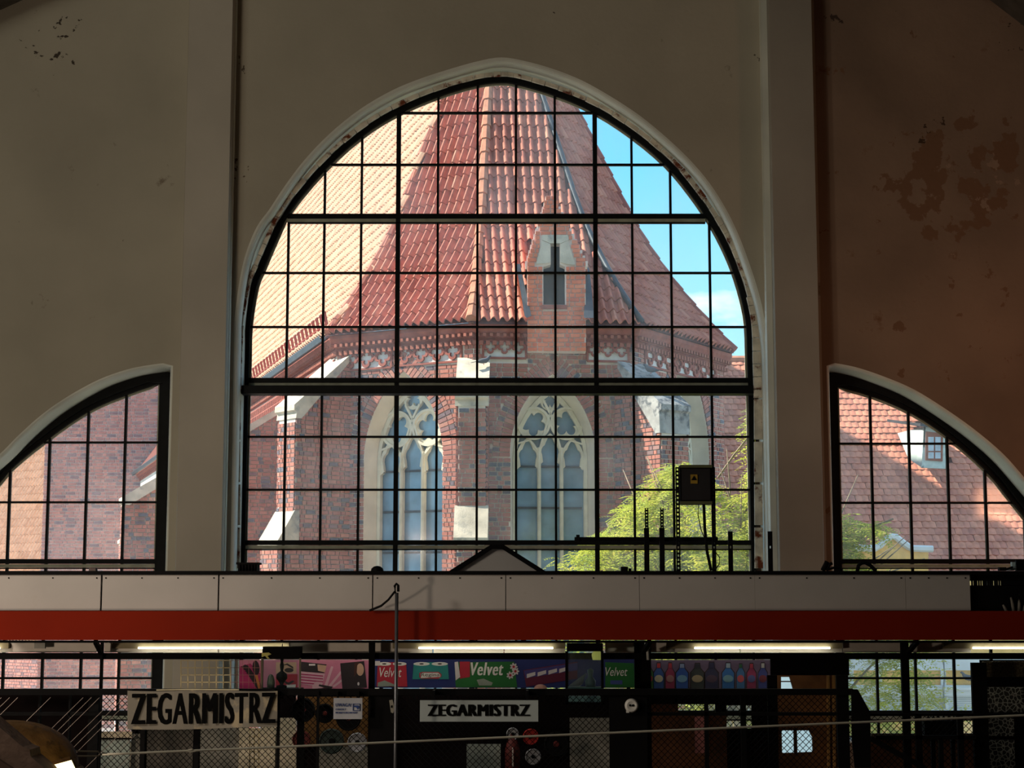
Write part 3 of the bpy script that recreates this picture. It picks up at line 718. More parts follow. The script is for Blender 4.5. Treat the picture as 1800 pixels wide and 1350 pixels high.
# ---- buttresses
def buttress(c, d, wdt, out, ztop, drop, nose, zoff=None, dz=.55, add=.4, cap=stone, brick='brick', bottom=-1.2):
    d = d.normalized(); t_ = V((-d.y, d.x, 0)); hw = wdt / 2; c = V((c.x, c.y, 0))
    profl = [(-.5, GZ), (-.5, ztop), (0, ztop), (out, ztop - drop)]
    if zoff is not None: profl += [(out, zoff), (out + add, zoff - dz), (out + add, GZ)]
    else: profl += [(out, GZ)]
    mb = MB(); pts = [c + d * u - t_ * (hw - .02) + V((0, 0, z)) for u, z in profl]; mb.poly([pts], t_ * (wdt - .04)); bt = mb.build('buttress', mortar, church)
    def ok_side(u, z, h):
        if u > out: return zoff is not None and z < zoff - dz * ((u - out) / add) - .08
        return z < ztop - drop * max(u, 0) / out - .10
    W = out + (add if zoff is not None else 0)
    def ext(z):
        e_ = min(out, (ztop - .10 - z) / drop * out)
        if zoff is not None and z < zoff - .08: e_ = min(out + add, out + (zoff - .08 - z) / dz * add)
        return max(0, e_)
    lay(bricks, c - t_ * hw - d * .5, d, -t_, W + .5, bottom, ztop, lambda u, z, h: True, mat=brick, iv=lambda z: [(0, ext(z) + .5)])
    lay(bricks, c + t_ * hw + d * W, -d, t_, W + .5, bottom, ztop, lambda u, z, h: True, mat=brick, iv=lambda z: [(W - ext(z), W + .5)])
    if zoff is not None:
        lay(bricks, c + d * out + t_ * hw, -t_, d, wdt, zoff, ztop - drop - nose, lambda u, z, h: True, mat=brick)
        lay(bricks, c + d * (out + add) + t_ * hw, -t_, d, wdt, bottom, zoff - dz - .1, lambda u, z, h: True, mat=brick)
    else: lay(bricks, c + d * out + t_ * hw, -t_, d, wdt, bottom, ztop - drop - nose, lambda u, z, h: True, mat=brick)
    mb = MB(); hh = hw + .05
    sp = [(-.05, ztop + .04), (out + .08, ztop - drop - .0), (out + .08, ztop - drop - .12), (out + .01, ztop - drop - .16), (out + .03, ztop - drop - nose), (out - .12, ztop - drop - nose), (-.05, ztop - .12)]
    mb.poly([[c + d * u - t_ * hh + V((0, 0, z)) for u, z in sp]], t_ * 2 * hh); mb.build('coping_stone', cap, bt)
    if zoff is not None:
        mb = MB(); sp = [(out - .1, zoff + .22), (out + .02, zoff + .22), (out + add + .07, zoff - dz + .02), (out + add + .07, zoff - dz - .1), (out - .1, zoff - dz - .1)]
        mb.poly([[c + d * u - t_ * hh + V((0, 0, z)) for u, z in sp]], t_ * 2 * hh); mb.build('weathering_stone', cap, bt)
    return bt
def ZAT(py, Y): return P(900, py, Y).z
w1, w2, w0, w3 = wallp[2], wallp[3], wallp[1], wallp[4]
buttress(w1, V((-.02, -1, 0)), .62, .95, ZAT(628, 37), .85, .30, ZAT(905, 36), .5, .35)
buttress(w2, V((.58, -.82, 0)), .75, 1.35, ZAT(632, 37), 1.05, .62, None, cap=stone_dk)
buttress(w0, V((-.76, -.65, 0)), .70, 1.35, ZAT(625, 38.5), 1.2, .30, ZAT(915, 38), .5, .4)
for s, o_, zt_, rt_ in ((6.2, 4.2, .9, .62), (15, 1.9, 2.2, .78), (24, 1.9, 2.2, .78), (33, 1.9, 2.2, .78)):
    c = wallp[1] + dn * s; buttress(c, nN, .8, o_, ZE - zt_, o_ * rt_, .2, bottom=-2)
# ---- dormer
yD = B_[0].y - .04; dorm = None
def D(px, py, dy=0): return P(px, py, yD + dy)
mb = MB()
xL, xR = D(927, 500).x, D(1029, 500).x; zB = D(950, 619).z; zS = D(950, 470).z; zP = D(968, 346).z; xc = D(966, 400).x
ow = [(D(955, 500).x, D(955, 537).z), (D(993, 500).x, D(955, 537).z), (D(993, 500).x, D(955, 470).z), (D(984, 500).x, D(955, 466).z), (D(984, 500).x, D(955, 430).z), (D(968, 500).x, D(955, 430).z), (D(968, 500).x, D(955, 466).z), (D(955, 500).x, D(955, 470).z)]
steps = []; nst = 13
left = []; 
for i in range(nst):
    f0, f1 = i / nst, (i + 1) / nst; left += [(xL - .05 + (xc - xL + .0) * f0, zS + (zP - zS) * f0), (xL - .05 + (xc - xL) * f0, zS + (zP - zS) * f1)]
right = [(2 * xc - x_, z_) for x_, z_ in left[::-1]]; right = [((x_ - xc) * (xR + .05 - xc) / (xc - xL + .05) + xc, z_) for x_, z_ in right]
prf = [(xL, zB), (xL, zS)] + left + right + [(xR, zS), (xR, zB)]
prf2 = [p for i, p in enumerate(prf) if i == 0 or (abs(p[0] - prf[i - 1][0]) + abs(p[1] - prf[i - 1][1])) > 1e-4]
def f3(l, y): return [V((x_, y, z_)) for x_, z_ in l]
mb.poly([f3(prf2, yD - .10), f3(ow, yD - .10)], V((0, .34, 0)))
dorm = mb.build('dormer', mortar2, church)
mb = MB()   # cheeks back to the roof
for x_ in (xL + .02, xR - .02): mb.poly([[V((x_, yD, zB + .5)), V((x_, yD, zS)), V((x_, yD + 3.2, zS)), V((x_, yD + 1.0, zB + .5))]], V((.16 if x_ < xc else -.16, 0, 0)))
mb.build('dormer_cheek', mat('cheek_sunlit', (.62, .42, .22), .9), dorm)  # yellow sunlight on the cheek is put into its colour
mb = MB()   # little saddle roof behind the gable
for sx, xx in ((-1, xL - .06), (1, xR + .06)):
    mb.poly([[V((xx, yD + .2, zS - .02)), V((xc, yD + .2, zP - .12)), V((xc, yD + 4.2, zP - .12)), V((xx, yD + 2.2, zS - .02))]], V((0, 0, -.06)))
mb.build('dormer_roof', mat('tile_a', None), dorm)
mb = MB(); mb.poly([f3([(xL + .3, zS - 1), (xR - .3, zS - 1), (xR - .3, zP - .8), (xL + .3, zP - .8)], yD + .42)]); mb.build('dormer_opening', mat('dark_void', (.008, .02, .03), .3, spec=.6), dorm)
pp = lambda l: [V((D(x_, 500).x, yD - .14, D(955, y_).z)) for x_, y_ in l]
for l in ([(953, 415), (998, 415), (1000, 424), (985, 430), (967, 430), (953, 424)], [(953, 425), (967, 431), (967, 464), (958, 465), (942, 466)], [(985, 431), (998, 425), (1011, 468), (995, 466), (985, 463)]):
    mb = MB(); mb.poly([pp(l)], V((0, .1, 0))); mb.build('lintel_stone', stone, dorm)
mb = MB(); mb.box((D(951, 540).x, yD - .16, D(955, 545).z), (D(996, 540).x, yD + .1, D(955, 538).z)); mb.build('window_sill', terra, dorm)
stn = [(953, 413), (998, 413), (1013, 470), (940, 470)]; stn = [(D(x_, 500).x, D(955, y_).z) for x_, y_ in stn]; owx = [(D(953, 500).x, D(955, 545).z), (D(995, 500).x, D(955, 545).z), (D(995, 500).x, D(955, 470).z), (D(953, 500).x, D(955, 470).z)]
def dorm_iv(z):
    us = [i * .01 for i in range(int((xR - xL) / .01))]; out = []; st = None
    for u in us + [99]:
        good = u < 90 and inside((xL + u, z + .02), prf2) and not inside((xL + u, z), stn) and not inside((xL + u, z), owx)
        if good and st is None: st = u
        if not good and st is not None: out.append((st, u if u < 90 else xR - xL)); st = None
    return [o_ for o_ in out if o_[1] - o_[0] > .03]
lay(bricks, V((xL, yD - .10, 0)), V((1, 0, 0)), V((0, -1, 0)), xR - xL, zB, zP, lambda u, z, h: True, mat='new_brick', iv=dorm_iv)
# lead flashing beside the dormer
for l in ([(907, 470), (914, 470), (934, 560), (926, 570), (922, 560)], [(1029, 468), (1036, 480), (1044, 566), (1026, 568)]):
    mb = MB(); q = [SB(0, 0)] ; pts = []
    for x_, y_ in l:
        hgt = 0
        for i in range(200):
            z_ = SB(0, i / 200); py = proj(z_)[1]
            if py < y_: hgt = i / 200; break
        b_ = SB(0, hgt); pts.append(V((P(x_, y_, b_.y).x, b_.y - .14, b_.z + .03)))
    mb.add(pts, [tuple(range(len(pts)))]); mb.build('lead_flashing', lead, church)
# ---- realise bricks and tiles
def pxsize(c, t_, n_, w_, h_):
    px, py, dep = proj(c); v_ = (CAM - V(c)).normalized(); return w_ * h_ * max(0, v_.dot(n_)) * (F / dep) ** 2, px, py
UB = bpy.data.meshes.new('brick_unit')
e = .46; UB.from_pydata([(-.5, .5, -.5), (.5, .5, -.5), (.5, .5, .5), (-.5, .5, .5), (-.5, -.3, -.5), (.5, -.3, -.5), (.5, -.3, .5), (-.5, -.3, .5), (-.48, -.5, -.44), (.48, -.5, -.44), (.48, -.5, .44), (-.48, -.5, .44)], [],
    [(4, 5, 1, 0), (5, 6, 2, 1), (6, 7, 3, 2), (7, 4, 0, 3), (4, 8, 9, 5), (5, 9, 10, 6), (6, 10, 11, 7), (7, 11, 8, 4), (8, 11, 10, 9)])
def realise_bricks(recs, parent, vis, nobj=300, prefix=None):
    sc = []
    for i, r in enumerate(recs):
        s_, px, py = pxsize(r[0], r[1], r[2], r[3], r[4]); sc.append((s_ if vis(px, py) else 0, i))
    sc.sort(reverse=True); top = set(i for s_, i in sc[:nobj] if s_ > 30)
    meshes = {}; mbs = {}
    for i, (c, t_, n_, w_, h_, d_, m_) in enumerate(recs):
        zax = t_.cross(n_) if abs(t_.z) > 1e-6 else V((0, 0, 1))
        if i in top:
            if m_ not in meshes: me = UB.copy(); me.name = 'brick'; me.materials.append(MATS[m_ + '_o']); meshes[m_] = me
            o = bpy.data.objects.new('brick', meshes[m_]); COL.objects.link(o)
            X = t_.normalized() * w_; Y = -n_ * d_; Z = zax.normalized() * h_
            M = Matrix((( X.x, Y.x, Z.x, c[0]), (X.y, Y.y, Z.y, c[1]), (X.z, Y.z, Z.z, c[2]), (0, 0, 0, 1)))
            o.parent = parent; o.matrix_basis = wmat(parent).inverted() @ M
        else:
            mb = mbs.setdefault(m_, MB()); a_ = t_.normalized() * w_ / 2; b_ = n_ * d_ / 2; z_ = zax.normalized() * h_ / 2; c = V(c)
            f = [c + a_ * i_ + b_ + z_ * k_ for i_, k_ in ((-1, -1), (1, -1), (1, 1), (-1, 1))]; g = [c + a_ * i_ - b_ + z_ * k_ for i_, k_ in ((-1, -1), (1, -1), (1, 1), (-1, 1))]
            mb.add(f + g, [(0, 1, 2, 3), (0, 4, 5, 1), (1, 5, 6, 2), (2, 6, 7, 3), (3, 7, 4, 0)])
    for m_, mb in mbs.items(): mb.build('brickwork', MATS[m_ + '_a'], parent, kind='stuff')
def tile_shape(seg, flat_=False):
    """pantile in unit frame: x across (0..1), y up slope (0..1.15), z out"""
    pr = []
    for i in range(seg + 1):
        f = i / seg
        z = .42 * math.sin(f / .62 * math.pi) if f < .62 else -.16 * math.sin((f - .62) / .38 * math.pi)
        if flat_: z = .10 * math.sin(f * math.pi)
        pr.append((f, z))
    vs = []; fs = []
    for x_, z_ in pr: vs += [(x_, 0 if not flat_ else -.12 * math.sin(x_ * math.pi), z_ + .16), (x_, 1.12, z_ * .86), (x_, 0 if not flat_ else -.12 * math.sin(x_ * math.pi), z_ + .02)]
    for i in range(seg): fs += [(i * 3, i * 3 + 3, i * 3 + 4, i * 3 + 1), (i * 3 + 2, i * 3 + 5, i * 3 + 3, i * 3)]
    return vs, fs
def realise_tiles(recs, parent, vis, nobj=300, shape=None, name='roof_tile'):
    vs, fs = shape; sc = []
    for i, r in enumerate(recs):
        nn = r[2].cross(r[1]).normalized(); nn = nn if nn.dot(r[3]) > 0 else -nn
        s_, px, py = pxsize(r[0], r[2], nn, r[4], r[1].length); sc.append((s_ if vis(px, py) else 0, i))
    sc.sort(reverse=True); top = set(i for s_, i in sc[:nobj] if s_ > 20); meshes = {}; mbs = {}
    for i, (p, up_, t_, n_, w_, m_) in enumerate(recs):
        nn = t_.cross(up_).normalized(); X = t_.normalized() * w_; Y = up_; Z = nn * w_ * (1 if nn.dot(n_) > 0 else -1)
        if i in top:
            if m_ not in meshes:
                me = bpy.data.meshes.new(name); me.from_pydata(vs, [], fs); me.materials.append(MATS[m_ + '_o']); meshes[m_] = me
            o = bpy.data.objects.new(name, meshes[m_]); COL.objects.link(o)
            jx = U(-.01, .01); M = Matrix(((X.x, Y.x, Z.x, p.x + jx), (X.y, Y.y, Z.y, p.y), (X.z, Y.z, Z.z, p.z), (0, 0, 0, 1)))
            o.parent = parent; o.matrix_basis = wmat(parent).inverted() @ M
        else:
            mb = mbs.setdefault(m_, MB()); j = V((U(-.008, .008), 0, U(-.006, .006)))
            mb.add([p + X * a_ + Y * b_ + Z * c_ + j for a_, b_, c_ in vs], fs, R())
    for m_, mb in mbs.items(): mb.build('roof_tiling', MATS[m_ + '_a'], parent, kind='stuff')
realise_bricks(bricks, church, lambda x, y: 440 < x < 1310 and 350 < y < 1000 and not (x > 960 and y > 850) and not (660 < y < 700))
realise_tiles(tiles, church, lambda x, y: 560 < x < 1150 and 170 < y < 575, shape=tile_shape(8))
# ------------------------------------------------------------------ tower wall behind the nave
TY = 82.0
tx0, tx1 = P(75, 900, TY).x, P(640, 500, TY).x; tz1 = P(500, 120, TY).z
tower = thing('church_tower', 'shaded red brick church tower wall seen through the left arched window', 'tower', ((tx0 + tx1) / 2, TY, GZ))
for q_ in ():
    pass
mb = MB(); mb.box((tx0, TY, GZ), (tx1, TY + 6, tz1)); mb.build('wall', mat('mortar_tower', (.74, .64, .60), .95), tower)
tb_ = []; lay(tb_, V((tx0, TY, 0)), V((1, 0, 0)), V((0, -1, 0)), tx1 - tx0, -3.5, tz1, lambda u, z, h: not (tx0 + u > P(600, 600, TY).x or (z < 3 and tx0 + u > P(300, 800, TY).x)), course=.155, L1=.42, mat='tower_brick', depth=.04, j=.034)
realise_bricks(tb_, tower, lambda x, y: 80 < x < 280 and 690 < y < 1000)
# sunlit roof of a further wing at the far left
wing = thing('church_wing', 'sunlit tiled roof slope of a wing at the far left of the left window', 'building', (P(20, 900, 98).x, 98, GZ))
wt = []; w0_ = P(95, 1030, 94); mb = MB(); wd_ = V((-.78, .62, 0)); wn_ = V((-.62, -.78, 0))
for c in range(0, 60):
    for r_ in range(0, 42):
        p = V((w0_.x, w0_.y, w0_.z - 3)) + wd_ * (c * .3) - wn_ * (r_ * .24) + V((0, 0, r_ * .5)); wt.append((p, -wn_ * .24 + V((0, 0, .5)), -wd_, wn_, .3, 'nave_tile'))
q0 = V((w0_.x, w0_.y, w0_.z - 3.1)); q1 = q0 + wd_ * 18; up__ = -wn_ * (42 * .24) + V((0, 0, 21)); mb.add([q0, q1, q1 + up__, q0 + up__], [(0, 1, 2, 3)])
mb.build('roof_underlay', roofbase, wing); wb_ = []; lay(wb_, V((q0.x, q0.y, 0)), wd_, wn_, 18, -3.5, q0.z, lambda u, z, h: True, course=.17, L1=.46, mat='tower_brick', depth=.05, j=.036); realise_bricks(wb_, wing, lambda x, y: False)
mb = MB(); mb.add([q0, q1, V((q1.x, q1.y, GZ)), V((q0.x, q0.y, GZ))], [(0, 1, 2, 3)]); mb.build('wall', MATS['mortar_tower'], wing); realise_tiles(wt, wing, lambda x, y: 0 < x < 75 and 780 < y < 1000, nobj=120, shape=tile_shape(6))
# ------------------------------------------------------------------ right hand house with tiled roof
RYc = 46.0; ez = P(1500, 1012, RYc).z - .4; x0, x1 = P(1180, 800, 50).x, P(1990, 800, 50).x
house = thing('tiled_house', 'house with orange beaver tail tile roof and small dormer seen through the right window', 'house', ((x0 + x1) / 2, RYc, GZ))
sl_ = math.radians(48); upv = V((0, math.cos(sl_), math.sin(sl_))); zr = P(1290, 622, 52).z; nrow = int((zr - ez) / math.sin(sl_) / .26)
rt = [(V((x0 + c * .19 + (.095 if r_ % 2 else 0), RYc, ez)) + upv * (r_ * .26), upv * .26, V((1, 0, 0)), V((0, -1, 0)), .19, 'right_tile') for r_ in range(nrow) for c in range(int((x1 - x0) / .19))]
mb = MB(); mb.add([V((x0, RYc, ez - .05)), V((x1, RYc, ez - .05)), V((x1, RYc, ez - .05)) + upv * (nrow * .26), V((x0, RYc, ez - .05)) + upv * (nrow * .26)], [(0, 1, 2, 3)]); mb.build('roof_underlay', roofbase, house)
mb = MB(); rb = V((x0, RYc, ez)) + upv * (nrow * .26); mb.tube([rb + V((i * .4, 0, 0)) for i in range(int((x1 - x0) / .4) + 1)], .13, 8); mb.build('ridge_tiles', hipm, house)
mb = MB(); mb.box((x0, RYc + .3, GZ), (x1, RYc + 9, ez)); mb.build('wall', mat('house_render', (.62, .42, .18), .9), house)
def dorm_cut(p):
    px, py, _ = proj(p); return 1603 < px < 1664 and 748 < py < 824
realise_tiles([r for r in rt if not dorm_cut(r[0])], house, lambda x, y: 1475 < x < 1760 and 720 < y < 985, shape=tile_shape(4, True))
hd = RYc + 2.1
def H(px, py, d=0): return P(px, py, hd + d)
greenw = mat('pale_green_paint', (.58, .68, .62), .7); brownw = mat('brown_window', (.30, .10, .06), .7)
mb = MB(); mb.poly([[H(1620, 822), H(1662, 824), H(1664, 757), H(1624, 750)]], V((0, .1, 0))); dm = mb.build('roof_dormer', greenw, house)
mb = MB(); a_, b_ = H(1620, 822), H(1624, 750); mb.poly([[a_, b_, b_ + V((-.32, 1.9, .0)), a_ + V((-.25, .5, .3))]], V((.05, 0, 0))); mb.build('dormer_cheek', greenw, dm)
mb = MB(); a_, b_ = H(1618, 749, -.15), H(1672, 758, -.15); mb.poly([[a_, b_, b_ + V((-.3, 2.2, .35)), a_ + V((-.45, 2.2, .35))]], V((0, 0, .08))); mb.build('dormer_roof', lead, dm)
mb = MB(); q = [H(1628, 758, -.03), H(1658, 762, -.03), H(1657, 811, -.03), H(1627, 809, -.03)]; mb.poly([q], V((0, .05, 0))); wf = mb.build('window_frame', brownw, dm)
for i in range(2):
    for j in range(3):
        mb = MB(); xx, yy = 1632 + i * 12, 768 + j * 13.5; mb.poly([[H(xx, yy, -.05), H(xx + 9.5, yy, -.05), H(xx + 9.5, yy + 11, -.05), H(xx, yy + 11, -.05)]], V((0, .02, 0))); mb.build('window_pane', mat('sky_glass', (.45, .55, .62), .2, spec=.8), wf)
# facade with curved gable
FY = 43.0
def G(px, py, d=0): return P(px, py, FY + d)
yel = mat('yellow_render', (.88, .54, .17), .9, var=.15); whi = mat('white_stucco', (.72, .76, .74), .85, var=.12, scale=2)
fac = thing('baroque_facade', 'yellow and white baroque facade with curved gable in front of the tiled roof', 'building', (G(1600, 1200).x, FY, GZ))
xa, xb = G(1250, 1200).x, G(1980, 1200).x
mb = MB(); mb.box((xa, FY, GZ), (xb, FY + .35, G(1500, 1012).z)); mb.build('wall', yel, fac)
gc = [(1508, 1015), (1508, 968), (1538, 968), (1548, 962), (1556, 953), (1566, 947), (1575, 948), (1586, 957), (1597, 965), (1604, 968), (1632, 970), (1632, 1015)]
mb = MB(); mb.poly([[G(x_, y_, -.02) for x_, y_ in gc]], V((0, .3, 0))); gab = mb.build('gable', yel, fac)
mb = MB(); mb.tube([G(x_, y_ - 4, -.08) for x_, y_ in ((1500, 967),) + tuple(gc[2:10]) + ((1640, 969),)], .085, 6); mb.build('curved_coping', whi, gab)
for (y0, y1, d_) in ((1150, 1178, .10), (1204, 1222, .22), (1207, 1212, .30), (1222, 1246, .08), (1246, 1252, .18)):
    mb = MB(); a_, b_ = G(1250, y0), G(1980, y1); mb.box((xa, FY - d_, b_.z), (xb, FY, a_.z)); mb.build('cornice_band', whi, fac)
for x_ in (1490, 1540, 1652, 1712, 1765):
    mb = MB(); a_, b_ = G(x_, 1176), G(x_ + 10, 1206); mb.box((a_.x, FY - .08, b_.z), (b_.x, FY, a_.z)); mb.build('pilaster_strip', whi, fac)
mb = MB(); a_, b_ = G(1655, 1225), G(1665, 1290); mb.box((a_.x, FY - .2, b_.z), (b_.x, FY, a_.z)); mb.build('pilaster_strip', whi, fac)
mb = MB(); mb.tube([G(1658, 1160, -.25), G(1661, 1190, -.25), G(1658, 1212, -.4), G(1661, 1245, -.25)], .03, 5); mb.build('drainpipe', mat('grey_pipe', (.25, .28, .28), .6), fac)
for i in range(7):
    mb = MB(); y_ = 1226 + i * 3.2; mb.box((xa, FY - .095, G(1500, y_).z - .012), (xb, FY - .07, G(1500, y_).z)); mb.build('stucco_joint', mat('joint_grey', (.40, .44, .44), .9), fac)
mb = MB(); mb.box((-60, 25.3, GZ - .2), (60, 120, GZ)); mb.build('ground', mat('street_paving', (.30, .28, .26), .95), kind='structure')
# ------------------------------------------------------------------ tree outside
TYY = 31.0
tc_ = P(1300, 1010, TYY); tree = thing('tree', 'yellow green feathery leaved tree outside between the church and the right pier', 'tree', (tc_.x, TYY, GZ))
bark = mat('bark', (.30, .24, .17), .95, var=.4)
mb = MB(); tp = [V((tc_.x + .1 * math.sin(i), TYY + .1 * math.cos(i * 2), GZ + i * 1.1)) for i in range(7)]; mb.tube(tp, .15, 8, rr=[.2, .17, .15, .13, .11, .09, .05]); mb.build('trunk', bark, tree, smooth=True)
ends = []
rx, rz = 3.5, 2.95; cz = tc_.z - .25
for i in range(30):
    a = U(0, 2 * math.pi); el = U(-.35, 1.25); d = V((math.cos(a) * math.cos(el), .55 * math.sin(a) * math.cos(el), math.sin(el))); s0 = tp[random.choice((3, 4, 5))]
    tip = V((tc_.x + d.x * rx * .95, TYY + d.y * rx, cz + d.z * rz * .95)); pts = [s0.lerp(tip, f) + V((U(-.12, .12), U(-.12, .12), .35 * math.sin(f * 3.14))) for f in [k / 6 for k in range(7)]]
    mb = MB(); mb.tube(pts, .03, 5, rr=[.06, .05, .04, .03, .022, .016, .008]); mb.build('branch', bark, tree, smooth=True); ends += [pts[k] for k in (3, 4, 5, 6)]
# the two long twigs that show against the brick and the roof
for pts in ([P(1262, 840, TYY), P(1290, 800, TYY), P(1322, 760, TYY), P(1350, 735, TYY)], [P(1470, 960, TYY), P(1500, 940, TYY), P(1530, 928, TYY), P(1570, 912, TYY)], [P(1140, 880, TYY), P(1165, 840, TYY), P(1172, 815, TYY)]):
    mb = MB(); mb.tube(pts, .02, 5); mb.build('branch', bark, tree); ends += [p for p in pts for _ in range(2)]
lv = mat('leaf', None, .6, var=.2, rnd=('a', [(0, (.42, .50, .06)), (.5, (.62, .62, .08)), (.8, (.30, .42, .07)), (1, (.74, .66, .12))]))
t_ = lv.node_tree; o_ = next(n_ for n_ in t_.nodes if n_.type == 'OUTPUT_MATERIAL'); b_ = next(n_ for n_ in t_.nodes if n_.type == 'BSDF_PRINCIPLED')
tl_ = N(t_, 'ShaderNodeBsdfTranslucent'); L(t_, b_.inputs['Base Color'].links[0].from_socket, tl_.inputs[0]); ms_ = N(t_, 'ShaderNodeMixShader'); ms_.inputs[0].default_value = .45
L(t_, b_.outputs[0], ms_.inputs[1]); L(t_, tl_.outputs[0], ms_.inputs[2]); L(t_, ms_.outputs[0], o_.inputs[0])
def spray(mb, p, d, ln, nl):
    d = d.normalized(); x = d.cross(V((U(-.3, .3), U(-.3, .3), 1))).normalized(); y = x.cross(d); rn = R()
    for k in range(nl):
        f = (k + .6) / nl; q = p + d * (ln * f) + V((0, 0, -.09 * f * f * ln / .3))
        for s in (-1, 1):
            a_ = x * s * .075 + d * .025 - V((0, 0, .012)); b2 = d * .017 + y * U(-.008, .008); mb.add([q, q + a_ * .5 + b2, q + a_, q + a_ * .5 - b2], [(0, 1, 2, 3)], rn)
mb = MB()
def crown_ok(p):
    px, py, _ = proj(p)
    if py < 1060 and px < 1320:
        top = 1000 - (px - 950) * .62 if px < 1080 else (905 - (px - 1080) * .95 if px < 1150 else 835 - 25 * math.sin((px - 1150) / 30.) + abs(px - 1170) * .1)
        return py > top
    if px > 1430 and py < 1010: return px < 1572 and py > 903 + max(0, px - 1490) * .25 and (px < 1500 + max(0, py - 940) * .6 or abs(py - (938 - (px - 1500) * .35)) < 14 + 10 * math.sin(px / 7.))
    return True
cl = [e for e in ends] + [V((tc_.x + U(-1, 1) * rx, TYY + U(-1.2, 1.2), cz + U(-2.2, .9) * rz * .8)) for _ in range(150)]
for c in cl:
    if ((c.x - tc_.x) / rx) ** 2 + max(0, (c.z - cz) / rz) ** 2 > 1.15 and c not in ends[-22:]: continue
    for k in range(52):
        a = U(0, 6.283); p = c + V((U(-.4, .4), U(-.4, .4), U(-.3, .32)))
        if not crown_ok(p): continue
        spray(mb, p, V((math.cos(a), math.sin(a), U(-.7, .35))), U(.26, .42), 7)
mb.build('foliage', lv, tree, kind='stuff')
# pigeons
def pigeon(p, rz, sc, label):
    th = thing('pigeon', label, 'bird', p, 'pigeons outside on the ledges'); bm_ = MB(); c, s = math.cos(rz), math.sin(rz)
    def W(x, y, z): return V(p) + V((x * c - y * s, x * s + y * c, z)) * sc
    bm_.tube([W(-.17, 0, .06), W(-.10, 0, .07), W(-.03, 0, .085), (W(.05, 0, .10)), W(.10, 0, .14), W(.125, 0, .185), W(.15, 0, .20), W(.175, 0, .195)], .05, 8, rr=[.012 * sc, .035 * sc, .06 * sc, .062 * sc, .042 * sc, .027 * sc, .027 * sc, .008 * sc])
    bm_.build('body', mat('pigeon_grey', (.10, .11, .13), .7), th, smooth=True)
    m = MB(); m.poly([[W(-.28, -.035, .035), W(-.28, .035, .035), W(-.12, .03, .07), W(-.12, -.03, .07)]], V((0, 0, .01))); m.build('tail', MATS['pigeon_grey'], th)
    for q in (-1, 1):
        m = MB(); m.tube([W(.0, .018 * q, .05), W(.01, .018 * q, 0)], .005 * sc, 4); m.build('leg', mat('pigeon_leg', (.4, .12, .1), .7), th)
bx2 = wallp[3]; d2 = V((.58, -.82, 0)).normalized()
zt2 = ZAT(632, 37)
pigeon(bx2 + d2 * .45 + V((.1, 0, zt2 - .27)), 2.6, 1.1, 'dark pigeon highest on the grey right-hand buttress coping')
pigeon(bx2 + d2 * 1.15 + V((-.12, 0, zt2 - .70)), .1, 1.2, 'pigeon facing right low on the grey right-hand buttress coping')
pigeon(bx2 + d2 * 1.2 + V((.32, 0, zt2 - .82)), 1.5, 1.0, 'pigeon at the right edge of the grey buttress coping')
pigeon(wallp[2] + V((.22, -.3, ZAT(628, 37) - .17)), .3, 1.0, 'pigeon beside the pale cap of the middle buttress')
pigeon(V((G(1700, 1203).x, FY - .2, G(1700, 1203).z + .06)), 2.9, 1.2, 'dark pigeon on the white cornice behind the lower right window')
# ------------------------------------------------------------------ market stalls inside
YS = 16.0
def S(px, py, d=0): return P(px, py, YS + d)
def pbox(name, x0, y0, x1, y1, m, parent, d=0, th=.06, **kw):
    a, b = S(x0, y1, d), S(x1, y0, d); mb = MB(); mb.box((a.x, YS + d, a.z), (b.x, YS + d + th, b.z)); return mb.build(name, m, parent, **kw)
def decal(name, pts, d, m, parent, th=.004):
    mb = MB(); mb.poly([[S(x, y, d) for x, y in pts]], V((0, th, 0))); return mb.build(name, m, parent)
def oval(cx, cy, rx_, ry, n=18, rot=0): return [(cx + rx_ * math.cos(t) * math.cos(rot) - ry * math.sin(t) * math.sin(rot), cy + rx_ * math.cos(t) * math.sin(rot) + ry * math.sin(t) * math.cos(rot)) for t in [2 * math.pi * i / n for i in range(n)]]
ca = thing('stall_canopy', 'long row of pale fascia boards above the red beam over the market stalls', 'canopy', S(900, 1350))
seams = [-70, 178, 384, 655, 889, 1124, 1327, 1592, 1705]
for a, b in zip(seams, seams[1:]):
    f = pbox('fascia_panel', a + .7, 1010.5, b - .7, 1073, fascia, ca, 0, .03)
    for k in range(4): 
        mb = MB(); q = S(a + 8 + (b - a - 16) * k / 3, 1016, -.004); mb.box((q.x - .006, q.y, q.z - .006), (q.x + .006, q.y + .01, q.z + .006)); mb.build('screw_head', black, f)
pbox('seam_light_stop', -70, 1011, 1704, 1072, black, ca, .035, .02)  # unseen black sheet added to stop light leaking through the seams
pbox('top_rail', -70, 1003.5, 1870, 1010, black, ca, -.02, .5)
pbox('black_end_panel', 1706, 1010, 1870, 1021, black, ca, .05, .04); pbox('black_end_panel', 1706, 1029, 1870, 1074, black, ca, .05, .04); pbox('black_end_panel', 1762, 1020, 1870, 1030, black, ca, .05, .04)
for x in range(1708, 1762, 4): pbox('grille_bar', x, 1021, x + 1.8 + R(), 1029, black, ca, .05, .02)
mb = MB(); a, b = S(-70, 1010, .03), S(1870, 1010, .03); mb.box((a.x, YS + .06, a.z - .36), (b.x, YS + 2.2, a.z - .33)); mb.build('canopy_roof', black, ca)
rb_ = tag(pbox('red_beam', -70, 1074, 1870, 1125, red_m, None, -.12, .10), 'long dark red beam running across under the pale fascia boards', 'beam')
fr_ = thing('stall_structure', 'black steel frame of posts and rails carrying the row of market stalls', 'frame', S(880, 1420))
